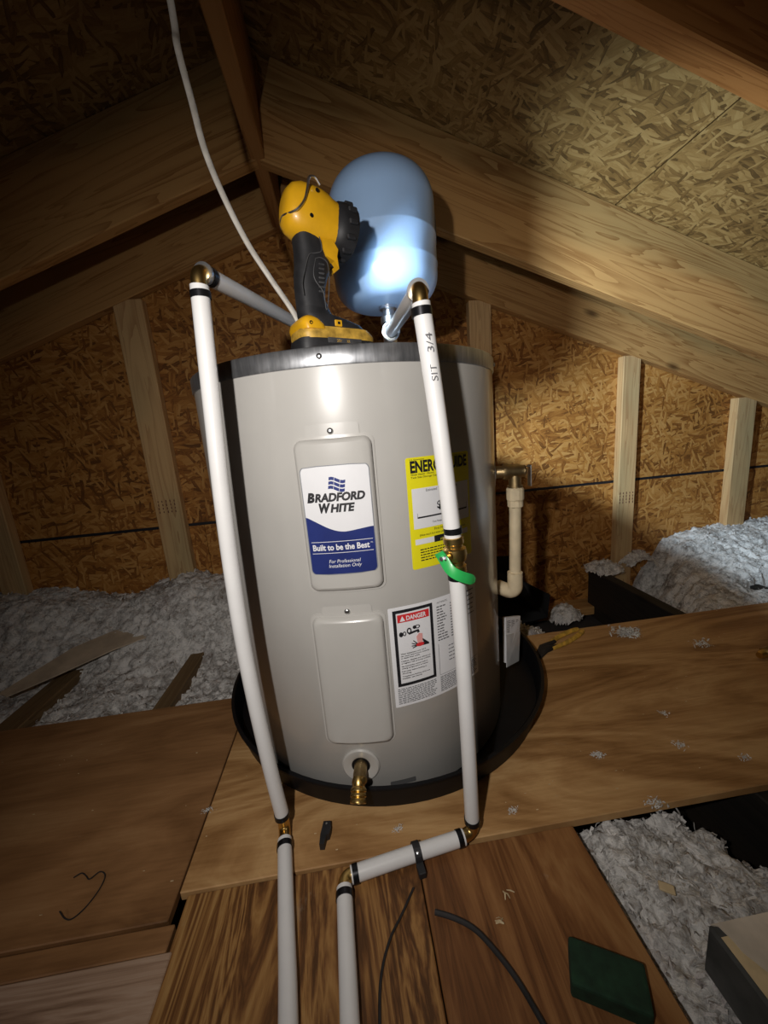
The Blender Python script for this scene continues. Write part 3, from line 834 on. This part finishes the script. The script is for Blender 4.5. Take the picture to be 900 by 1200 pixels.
rp = thing('water_pipe', 'white plastic water pipe with green handled valve in front of the heater', 'pipe')
VZ = .492
Rt = Vector((.0885, -.39, .832)); tee = Vector((.104, -.008, .877))
pipe([(.0892, -.39, .815), (.0985, -.391, .72), (.107, -.392, .62), (.1145, -.392, VZ+.020)], rp)
pipe([(.1165, -.392, VZ-.016), (.1205, -.391, .35), (.1228, -.39, .2), (.1237, -.39, .03)], rp)
bd = (tee-Rt).normalized()
pipe([Rt+bd*.013, Rt+bd*.15, tee-bd*.020], rp)
elbow((.0890, -.39, .808), Rt, Rt+bd*.02, rp)
ring((.0895, -.39, .8045), (-.06, 0, 1), rp, .010)
obj('pipe_collar', lathebm([(.009, -.002), (PR+.0022, -.002), (PR+.0022, .002), (.009, .002)], 24, bd, Rt+bd*.0125, False), 'chrome', rp, True)
vb = obj('valve_body', lathebm([(.0122, -.026), (.0142, -.026), (.0142, -.017), (.0122, -.015), (.0122, -.011), (.0158, -.008), (.0168, 0), (.0158, .008), (.0122, .011), (.0122, .014), (.0142, .016), (.0142, .024), (.0122, .025)], 24, (-.06, 0, 1), (.1158, -.392, VZ)), 'brass', rp, True)
stem = Vector((-.75, -.62, .05)).normalized(); sp = Vector((.1158, -.392, VZ))+stem*.013
obj('valve_stem', lathebm([(.0075, 0), (.0075, .006), (.0048, .006), (.0048, .011)], 14, stem, sp), 'brass', rp, True)
obj('stem_nut', lathebm([(.0068, 0), (.0068, .0045), (.0035, .0045), (.0035, .008), (.001, .0085)], 6, stem, sp+stem*.0115), 'chrome', rp)
hb = sp+stem*.0105+Vector((-.004, 0, 0))
def lever():
    bm = bmesh.new()
    P = smooth_path([hb+Vector((-.004, 0, .008)), hb+Vector((.001, -.003, -.001)), hb+Vector((.007, -.012, -.013)), hb+Vector((.016, -.016, -.0205)), hb+Vector((.030, -.012, -.0285)), hb+Vector((.042, -.004, -.0355))], 5)
    rows = []
    for i, p in enumerate(P):
        t = i/(len(P)-1); d = (P[min(i+1, len(P)-1)]-P[max(i-1, 0)]).normalized()
        q_ = stem.lerp(Vector((-.25, -.9, .35)), min(1, t*1.6)); w = q_.cross(d).normalized(); nrm = d.cross(w).normalized()
        hw = .0072
        if i >= len(P)-3: hw *= (.93, .80, .5)[i-len(P)+3]
        th = .0017
        rows.append([bm.verts.new(p+w*hw*a+nrm*th*b) for a, b in ((-1, -.6), (-.8, -1), (.8, -1), (1, -.6), (1, .6), (.8, 1), (-.8, 1), (-1, .6))])
    for a, b in zip(rows, rows[1:]):
        for k in range(8): bm.faces.new((a[k], a[(k+1) % 8], b[(k+1) % 8], b[k]))
    bm.faces.new(rows[0][::-1]); bm.faces.new(rows[-1]); return bm
obj('lever', lever(), 'green', rp, True)
ring((.1145, -.392, VZ+.034), (-.06, 0, 1), rp); ring((.1170, -.392, VZ-.033), (-.04, 0, 1), rp)
# floor run of the right pipe
pipe([(.106, -.3985, .0125), (.01, -.4105, .0125), (-.078, -.4225, .0125)], rp)
elbow((.1237, -.39, .036), (.1240, -.392, .0125), (.100, -.399, .0125), rp)
ring((.1236, -.39, .033), (0, 0, 1), rp); ring((.0985, -.3995, .0125), (-1, -.13, 0), rp)
ring((-.0715, -.4218, .0125), (-1, -.13, 0), rp)
elbow((-.072, -.4215, .0125), (-.0895, -.424, .0125), (-.0885, -.446, .0125), rp)
pipe([(-.0885, -.438, .0125), (-.083, -.57, .0125), (-.072, -.85, .0125), (-.065, -1.15, .0125)], rp)
ring((-.0882, -.4485, .0125), (.03, -1, 0), rp)
# printed size on the riser, reading upward
bm = bmesh.new()
def on_pipe(u, v):
    z = .782-.060+u; t = (z-.72)/(.815-.72); cx = .0985+(.0892-.0985)*t; cy = -.3915
    a = -v/PR-.02
    return (cx+(PR+.0003)*math.sin(a), cy-(PR+.0003)*math.cos(a), z)
text(bm, 'SIT', 0, -.0045, .0085, on_pipe, .020); text(bm, '3/4', .034, -.0045, .0085, on_pipe, .022)
obj('size_print', bm, 'ink_grey', rp)

# ------------------------------------------------------------------ expansion tank and tee
EX = Vector((.104, -.006, 0))
et = thing('expansion_tank', 'pale blue expansion tank standing on a fitting above the heater', 'tank', (EX.x, EX.y, .79))
prof = []
def arc(cx, cz, rx, rz, a0, a1, n):
    return [(max(.0004, cx+rx*math.cos(math.radians(a0+(a1-a0)*k/n))), cz+rz*math.sin(math.radians(a0+(a1-a0)*k/n))) for k in range(n+1)]
ER = .1085
prof = [(.0004, .140), (.018, .140)]+arc(.060, .190, ER-.060, .050, -84, 0, 8)+[(ER, .203), (ER+.0012, .206), (ER+.0012, .2095), (ER, .212), (ER, .254), (ER+.0012, .257), (ER+.0012, .2605), (ER, .263), (ER, .318)]+arc(.048, .318, ER-.048, .068, 0, 80, 10)[1:]+[(.03, .3870), (.0004, .3880)]
obj('tank_shell', lathebm(prof, 72, caps=False), 'blue', et, True, angle=60)
obj('threaded_neck', lathebm([(.012, .116), (.012, .132), (.019, .134), (.019, .143)], 16), 'chrome', et, True)
tee_o = obj('tee_fitting', lathebm([(.0135, -.002), (.0135, .008), (.017, .010), (.017, .020), (.0148, .023), (.0148, .104), (.018, .106), (.018, .118), (.0155, .120)], 24), 'chrome', et, True)
bd2 = -bd
obj('tee_branch', lathebm([(.0145, .0), (.0145, .016), (.0190, .017), (.0190, .024), (.0165, .0245), (.0150, .020), (.0120, .020)], 28, bd2, (tee.x-EX.x, tee.y-EX.y, tee.z-.79), False), 'chrome', et, True)
bm = bmesh.new()
for k in range(8):
    a0 = math.radians(-18+k*4.2); a1 = math.radians(-18+(k+1)*4.2); q = ER+.0013
    vs = [bm.verts.new((q*math.cos(a), q*math.sin(a), z)) for a, z in ((a0, .248), (a1, .248), (a1, .298), (a0, .298))]; bm.faces.new(vs)
obj('sticker', bm, 'white', et, True)

# ------------------------------------------------------------------ cordless work light
TY = math.radians(28)
tool = thing('work_light', 'yellow and black cordless work light standing on the heater top', 'work light', (-.022, -.236, .7895), (0, 0, TY))
tool.scale = (.94, .94, .94)
KX, KZ = .00130/math.cos(TY), .00127
def P(px, py, y=0): return Vector(((px-388)*KX, y, (407-py)*KZ))
X_, Y_ = Vector((1, 0, 0)), Vector((0, 1, 0))
def sect(px0, px1, py, hb, e=2.6, y=0, tilt=0):
    c = P((px0+px1)/2, py, y); a = (px1-px0)/2*KX
    A = Vector((math.cos(tilt), 0, math.sin(tilt)))
    return (c, a, hb, A, Y_, e)
bm = bmesh.new()
loft(bm, [sect(343, 425, 407, .030, 5), sect(341, 430, 405, .0335, 5), sect(341, 434, 396, .0345, 5), sect(342, 434, 389, .034, 5)], 36)
obj('battery', bm, 'rubber', tool, True)
bm = bmesh.new()
loft(bm, [sect(344, 434, 390, .0352, 5), sect(343, 434.5, 385, .0360, 5), sect(343, 432, 381, .0355, 5), sect(345, 428, 376, .033, 5)], 36)
obj('battery_shell', bm, 'yellow_dirty', tool, True)
bm = bmesh.new(); loft(bm, [sect(345, 372, 380, .0362, 5), sect(343, 371, 374, .0365, 4), sect(344, 366, 368, .034, 3.5), sect(348, 360, 364, .028, 3)], 30)
obj('battery_latch', bm, 'yellow', tool, True)
bm = bmesh.new(); loft(bm, [sect(358, 428, 378, .0315, 4), sect(356, 421, 370, .0305, 3.6), sect(352, 408, 364, .028, 3), sect(350, 388, 358, .023, 2.6), sect(350, 384, 350, .0215, 2.6)], 30)
obj('foot', bm, 'rubber', tool, True)
bm = bmesh.new()
loft(bm, [sect(350, 386, 354, .0220, 2.6), sect(350, 381, 340, .0205, 2.6), sect(350, 383, 325, .0205, 2.6), sect(351, 388, 311, .0215, 2.6), sect(353, 392, 300, .0215, 2.6), sect(354, 391, 285, .021, 2.6), sect(354, 385, 272, .021, 2.6), sect(354, 382, 262, .0205, 2.6)], 30)
grip = obj('grip', bm, 'rubber', tool, True)
# ribbed thumb pad on the camera side of the grip
bm = bmesh.new()
for k in range(7):
    c = P(376.5-k*.5, 302+k*5.2, -.0205); box(bm, c, (.0105, .004, .0028), .0012)
obj('thumb_ribs', bm, 'rubber2', grip)
bm = bmesh.new()
ol = [P(x, y, -.0218) for x, y in ((370, 297), (376, 295), (383, 299), (384, 312), (382, 330), (378, 352), (376, 352), (375, 334), (367, 322), (366, 312), (370, 297))]
tube(bm, smooth_path(ol, 3), .0008, 6)
ol = [P(x, y, -.0212) for x, y in ((357, 264), (373, 266), (378, 276), (378, 287), (370, 291), (363, 294), (357, 310), (352, 326), (352, 340))]
tube(bm, smooth_path(ol, 3), .0008, 6)
obj('grip_trim', bm, 'rubber2', grip, True)
# yellow collar with trigger tongue
bm = bmesh.new()
pts = [(371, 262), (392, 264), (394, 275), (398, 282), (396, 290), (397, 304), (392, 296), (383, 292), (380, 284), (380, 274)]
prism(bm, pts, lambda a, b, t: P(a, b, t), -.0225, .0225)
obj('collar', bm, 'yellow', tool)
bm = bmesh.new(); loft(bm, [sect(388, 400, 300, .012, 3), sect(388, 401, 290, .012, 3), sect(388, 400, 280, .012, 3)], 16); obj('trigger', bm, 'black', tool, True)
# head: loft along its axis
hd = Vector((.985, 0, -.17)).normalized(); hu = Vector((.17, 0, .985))
def hs(px, py, up_, yw, e=2.4): return (P(px, py), up_, yw, hu, Y_, e)
bm = bmesh.new()
loft(bm, [hs(345.5, 239, .012, .012), hs(347.5, 239.5, .024, .022), hs(352, 240, .033, .028), hs(360, 241, .0385, .0315), hs(370, 243, .0405, .033), hs(380, 245, .041, .034), hs(388, 247, .0395, .034), hs(394, 249, .036, .033), hs(401, 251, .0345, .033)], 36)
head = obj('head', bm, 'yellow', tool, True)
bm = bmesh.new()
loft(bm, [hs(398, 250, .033, .033, 2.2), hs(401, 251, .0375, .0375, 2.2), hs(408, 252.5, .040, .040, 2.2), hs(417, 254.5, .0395, .0395, 2.2), hs(421.5, 255.5, .0385, .0385, 2.2)], 24)
bez = obj('bezel', bm, 'rubber', tool, True)
bm = bmesh.new()
for k in range(12):
    a = 2*PI*k/12; c = P(413, 253.6)+hu*(.0402*math.cos(a))+Y_*(.0402*math.sin(a))
    box(bm, c, (.016, .008, .008), .002, 1)
obj('bezel_lugs', bm, 'rubber', bez)
obj('lens', lathebm([(.0335, 0), (.0335, .001), (.030, .0018), (.0003, .0022)], 28, hd, P(421.3, 255.4)), 'hi', bez, True)
# wire hook folded round the back of the head, screws, recessed button
hk = [P(x, y, yy) for x, y, yy in ((379, 222, -.035), (374, 215, -.0345), (368, 217, -.0345), (365, 228, -.0345), (360, 242, -.034), (352, 252, -.030), (346, 252, -.014), (345, 250, 0), (346, 252, .014), (352, 252, .030), (360, 242, .034), (366, 228, .0345))]
obj('hook', tubebm(smooth_path(hk, 5), .0018, 8), 'chrome', tool, True)
for x, y, yy in ((376, 227, -.0338), (367, 255, -.033), (385, 268, -.0228), (352, 374, -.0362)):
    obj('screw_hole', lathebm([(.0028, 0), (.0028, .001), (.0016, .001), (.0003, .0003)], 12, (0, -1, 0), P(x, y, yy+.0008)), 'black', tool, True)
obj('button', boxbm(P(386, 371, -.0312), (.013, .003, .010), .001), 'yellow', tool)
bm = bmesh.new(); box(bm, P(386, 371, -.0330), (.004, .001, .004)); obj('button_mark', bm, 'black', tool)
obj('battery_plate', boxbm(P(391, 392.5, -.0352), (.062, .0016, .0085), .0006), 'rubber2', tool)
bm = bmesh.new()
fnb = lambda u, v: P(368, 394.5, -.0363)+Vector((u, 0, v))
text(bm, '20V', .018, 0, .0042, fnb, .009); text(bm, 'XR', .036, 0, .0042, fnb, .006)
obj('battery_print', bm, 'yellow_dirty', tool)

# ------------------------------------------------------------------ hanging cable
def ray_pt(px, py, yplane):
    d = fw*F_PX+rt*(px-450)-up*(py-600); o = Vector((-.0234, -.8858, .6624)); return o+d*((yplane-o.y)/d.y)
cb = [(-.150, -.34, 1.62), (-.172, -.33, 1.40)]
for x, y, yy in ((201, 8, -.20), (208, 55, -.20), (225, 120, -.20), (240, 176, -.198), (262, 230, -.196), (290, 285, -.19), (318, 328, -.18), (346, 370, -.17)):
    v = ray_pt(x, y, yy); cb.append(tuple(v))
cb += [(-.070, -.165, .83), (-.062, -.16, .790)]
tag(obj('power_cable', tubebm(smooth_path(cb, 8), .0052, 12, True, .72), 'cable', None, True), 'white electrical cable hanging from the roof down to the heater top', 'cable')

# ------------------------------------------------------------------ manual pouch leaning at the tank's right side
mp_ = thing('manual_pouch', 'clear pouch of folded paper manuals at the right side of the heater', 'manual', (.345, -.005, .0))
def quad_slab(bm, p, th):
    a, b, c, d = [Vector(q) for q in p]; n = (b-a).cross(d-a).normalized()*th
    A = [bm.verts.new(q) for q in (a, b, c, d)]; B = [bm.verts.new(q+n) for q in (a, b, c, d)]
    bm.faces.new(A[::-1]); bm.faces.new(B)
    for k in range(4): bm.faces.new((A[k], A[(k+1) % 4], B[(k+1) % 4], B[k]))
mo = Vector((.345, -.005, 0))
tl, tr = Vector((.3335, -.030, .185)), Vector((.3905, .008, .163)); bl, br = Vector((.322, -.055, .075)), Vector((.374, -.012, .058))
bm = bmesh.new(); quad_slab(bm, [bl-mo, br-mo, tr-mo, tl-mo], .008); obj('booklet', bm, 'white', mp_)
bm = bmesh.new(); k = .62
ml, mr = bl.lerp(tl, k), br.lerp(tr, k); off = (br-bl).cross(tl-bl).normalized()*.0082; dn_ = Vector((0, 0, -.012))
quad_slab(bm, [bl-mo+off+dn_, br-mo+off+dn_, mr-mo+off, ml-mo+off], .0012); obj('pouch', bm, 'clear', mp_)
bm = bmesh.new()
nn = (br-bl).cross(tl-bl).normalized()
for r_ in range(8):
    for c_ in range(3):
        a = bl.lerp(tl, .66+.035*r_); b = br.lerp(tr, .66+.035*r_); p0 = a.lerp(b, .08+.3*c_); p1 = a.lerp(b, .08+.3*c_+random.uniform(.14, .25))
        h = Vector((0, 0, .0018)); e = nn*.0086
        for sgn in (1,): 
            vs = [bm.verts.new(q-mo+e) for q in (p0, p1, p1+h, p0+h)]; bm.faces.new(vs)
obj('booklet_print', bm, 'ink_grey', mp_)

# ------------------------------------------------------------------ things on the deck
# loose black pipe clamp
ck = thing('pipe_clamp', 'loose black plastic pipe clamp lying on the deck before the pan', 'clamp', (-.1195, -.350, 0), (0, 0, -.12))
bm = bmesh.new()
prism(bm, [(-.0065, .018), (.0055, .018), (.0080, .006), (.0065, -.004), (.0020, -.006), (.0005, -.020), (-.0075, -.020), (-.0085, -.004)], lambda a, b, t: (a, b, t), .0005, .013)
obj('clamp_body', bm, 'rubber', ck)
obj('clamp_nail', lathebm([(.0022, 0), (.0022, .0008), (.0003, .0012)], 12, (0, 0, 1), (-.001, .014, .013)), 'screw', ck)
# strap holding the floor run
st = thing('pipe_clamp', 'black strap clamp nailed over the white pipe on the floor', 'clamp', (.026, -.4085, 0), (0, 0, .125))
bm = bmesh.new(); q = PR+.0016; rows = []
for k in range(13):
    t = PI*k/12; rows.append([bm.verts.new((xx, rr*math.cos(t), .0125+rr*math.sin(t))) for xx, rr in ((-.0055, q-.0008), (-.0055, q+.0018), (.0055, q+.0018), (.0055, q-.0008))])
for a, b in zip(rows, rows[1:]):
    for k in range(4): bm.faces.new((a[k], a[(k+1) % 4], b[(k+1) % 4], b[k]))
box(bm, (0, -q-.008, .0065), (.011, .018, .011), .001); box(bm, (0, q+.002, .0065), (.011, .005, .012), .001)
obj('strap_band', bm, 'rubber', st)
obj('nail_head', lathebm([(.0022, 0), (.0022, .0008), (.0003, .0012)], 12, (0, -.5, .8), (0, -q*.72, .0125+q*.9)), 'screw', st)

# pliers
pl = thing('pliers', 'pliers with yellow grips lying on the deck right of the pan', 'pliers', (.470, .058, .0))
def gp(pts, r, mat, name): return obj(name, tubebm(smooth_path(pts, 4), r, 10, True, .6), mat, pl, True)
pa = Vector((.035, .020, .006))
gp([pa+Vector((.012, .012, 0)), pa+Vector((.065, .045, .001)), pa+Vector((.12, .068, .001)), pa+Vector((.155, .078, .0))], [.006]*4+[.007]*8+[.005], 'yellow_dirty', 'handle')
gp([pa+Vector((.022, -.004, 0)), pa+Vector((.075, .014, 0)), pa+Vector((.13, .042, 0)), pa+Vector((.165, .066, 0))], [.006]*4+[.007]*8+[.005], 'yellow_dirty', 'handle')
bm = bmesh.new(); tube(bm, [pa+Vector((.05, .03, 0)), pa+Vector((-.006, .004, 0)), pa+Vector((-.03, -.022, 0)), pa+Vector((-.036, -.035, 0))], [.005, .011, .009, .003], 10, True, .6); tube(bm, [pa+Vector((.05, .006, 0)), pa+Vector((0, -.006, .001)), pa+Vector((-.022, -.026, .001)), pa+Vector((-.030, -.037, 0))], [.005, .010, .007, .003], 10, True, .6)
obj('jaws', bm, 'iron', pl, True)
# wires, strips
def wire(name, pts, r, mat, label, cat, flat=1): return tag(obj(name, tubebm(smooth_path(pts, 6), r, 8, True, flat), mat, None, True), label, cat)
wire('bent_wire', [(-.527, -.345, .004), (-.518, -.340, .004), (-.508, -.345, .003), (-.499, -.351, .003), (-.488, -.343, .004), (-.476, -.350, .003), (-.474, -.368, .002), (-.480, -.390, .002), (-.491, -.403, .002), (-.502, -.402, .003), (-.515, -.393, .006)], .0009, 'iron', 'thin dark bent wire curled on the left plywood', 'wire')
wire('metal_strip', [(.013, -.448, .003), (-.008, -.475, .0025), (-.030, -.502, .0025), (-.046, -.54, .002), (-.052, -.60, .002)], .0022, 'iron', 'slim grey metal strip lying on the boards between the pipes', 'strip', .5)
wire('bent_rod', [(.037, -.482, .004), (.060, -.492, .004), (.082, -.506, .004), (.098, -.525, .004), (.118, -.56, .004), (.132, -.60, .004), (.15, -.66, .004)], .0034, 'iron', 'dark bent metal rod on the front boards by the green block', 'rod', .7)
# green block
gb = obj('foam_block', boxbm((0, 0, .0125), (.082, .046, .024), .003, 2), 'green_block')
gb.location = (.222, -.582, -.002); gb.rotation_euler = (0, 0, -.48); tag(gb, 'dark green block lying at the edge of the front boards', 'block')
# torn board off-cut at lower right
bo = thing('board_offcut', 'grey edged board offcut with torn pale paper top at front right', 'board', (.43, -.72, -.03))
x0, x1, y0, y1 = .358, .55, -.95, -.572
bm = bmesh.new(); box(bm, ((x0+x1)/2-.43, (y0+y1)/2+.72, .038), (x1-x0, y1-y0, .072), .003); obj('core', bm, 'gyp', bo)
bm = bmesh.new()
n = 30; edge = []
pts = [(x1, y1-.001)]; pts += [(x0+.003+ .010*0, y1-.001)]
for k in range(n+1):
    y = y1-.004-(y1-y0-.006)*k/n; pts.append((x0+.010+.012*abs(fbm(y*25, 3.3, 0, 3))+.03*sst(y1-.02, y1-.09, y), y))
pts.append((x1, y0+.002))
prism(bm, pts, lambda a, b, t: (a-.43, b+.72, t), .0735, .0755); obj('paper_face', bm, 'paper', bo)
bm = bmesh.new(); box(bm, (.40-.43, -.66+.72, .0742), (.075, .15, .0008)); obj('exposed_wood', bm, 'chip', bo)
# pale shim in the left insulation
sh = tag(empty('wood_shim', (-.89, .36, .012)), 'long flat pale wood shim lying on the left insulation', 'shim')
bm = bmesh.new()
prism(bm, [(a*1.05, b*1.0+(.030 if i > 4 else -.022)) for i, (a, b) in enumerate([(-.19, -.125), (-.165, -.135), (-.08, -.062), (.03, .030), (.165, .125), (.16, .135), (.08, .112), (-.02, .062), (-.10, -.005)])], lambda a, b, t: (a, b, t+.035*sst(-.2, .2, a)+.25*(b-a*.82)), 0, .004)
obj('shim_board', bm, 'card', sh)
# brass fitting at right edge
bf = thing('brass_fitting', 'small brass pipe fitting lying on the right end of the deck', 'fitting', (1.035, -.083, .012))
obj('barb', lathebm([(.008, -.03), (.0105, -.022), (.0085, -.02), (.0105, -.012), (.0085, -.010), (.0125, -.006), (.0125, .006), (.010, .008), (.010, .026)], 16, (1, .25, 0), (0, 0, 0)), 'brass', bf, True)
obj('nut', lathebm([(.0145, -.006), (.0145, .006)], 6, (1, .25, 0), (.002, 0, .001)), 'brass_dull', bf)
# chip in front insulation
o = obj('wood_chip', boxbm((0, 0, 0), (.020, .012, .004), .001), 'chip', loc=(.376, -.497, -.014), rot=(.1, .1, -.5)); tag(o, 'yellow wood chip resting on the front right insulation', 'wood chip')
# flat black folded shape behind the relief pipe
bp = thing('black_shape', 'black folded shape behind the cream discharge pipe', 'plastic sheet', (.59, .50, -.17))
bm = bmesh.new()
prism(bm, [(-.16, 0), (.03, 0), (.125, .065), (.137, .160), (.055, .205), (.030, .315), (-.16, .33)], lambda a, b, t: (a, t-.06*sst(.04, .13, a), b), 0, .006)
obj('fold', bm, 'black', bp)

# scraps of fluff and splinters on the deck
def flake(n, size, chip=False):
    bm = bmesh.new()
    for _ in range(n if chip else n*7):
        c = Vector((random.gauss(0, size*.42), random.gauss(0, size*.26), abs(random.gauss(0, size*.09))))
        d = Vector((random.gauss(0, 1), random.gauss(0, .6), random.gauss(0, .35))).normalized(); s = d.cross(Vector((random.gauss(0, .5), random.gauss(0, .5), 1))).normalized()
        L, w = (size*random.uniform(.3, .6), size*random.uniform(.08, .16)) if chip else (size*random.uniform(.06, .22), size*random.uniform(.02, .07))
        p = [c-d*L, c+Vector((random.gauss(0, L*.2), random.gauss(0, L*.2), L*.35)), c+d*L]
        row = [(bm.verts.new(q+s*w*k), bm.verts.new(q-s*w*k)) for q, k in zip(p, (.6, 1, .5))]
        for a, b in zip(row, row[1:]): bm.faces.new((a[0], a[1], b[1], b[0]))
    return bm
def fpos(px, py, z=.001):
    d = fw*F_PX+rt*(px-450)-up*(py-600); o = Vector((-.0234, -.8858, .6624)); return o+d*((z-o.z)/d.z)
fl = [(735, 742, .05, 40, 'widest shred of white fluff near the back edge of the right deck'),
      (700, 885, .018, 14, 'shred of white fluff on the deck right of the pan, midway across'),
      (797, 873, .016, 10, 'curled shred of white fluff on the right deck, near its middle'),
      (768, 942, .022, 10, 'thin shred of white fluff hanging over the front edge of the deck'),
      (600, 950, .011, 12, 'small tuft of white fluff on the deck by the right pipe foot'),
      (466, 972, .011, 12, 'small tuft of white fluff on the deck in front of the pan'),
      (823, 755, .035, 9, 'flat pale shred of fluff at the far right of the deck'),
      (778, 836, .014, 8, 'short shred of white fluff at the right of the deck, right of the pan'),
      (872, 888, .014, 8, 'short pale shred of fluff near the right edge of the frame on the deck'),
      (243, 950, .012, 8, 'tuft of grey fluff on the seam between the left and middle plywood'),
      (594, 1050, .013, 3, 'pale wood splinter on the reddish front board'),
      (586, 1080, .014, 4, 'larger pale wood shaving on the reddish front board')]
for i, (x, y, s, n_, lab_) in enumerate(fl):
    p = fpos(x, y, .0012 if y < 1000 else -.0005)
    o = obj('wood_shaving' if y > 1000 else 'fluff_scrap', flake(n_, s*.9, y > 1000), 'chip' if y > 1000 else 'fluff', loc=p); tag(o, lab_, 'shaving' if y > 1000 else 'fluff')
sc = bmesh.new()
for _ in range(110):
    x, y = random.uniform(-1.0, 1.2), random.uniform(-.39, .16)
    if math.hypot(x-PX, y-PY) < .42: continue
    if x < -.33 and y > .05: continue
    a = random.uniform(0, 3.1); L = random.uniform(.001, .005); w = random.uniform(.0004, .0011)
    box(sc, (x, y, .0012), (L, w, .0008), 0, 1, None)
o = obj('sawdust', sc, 'chip'); tag(o, 'fine pale sawdust and splinters scattered over the plywood', 'sawdust', None, 'stuff')
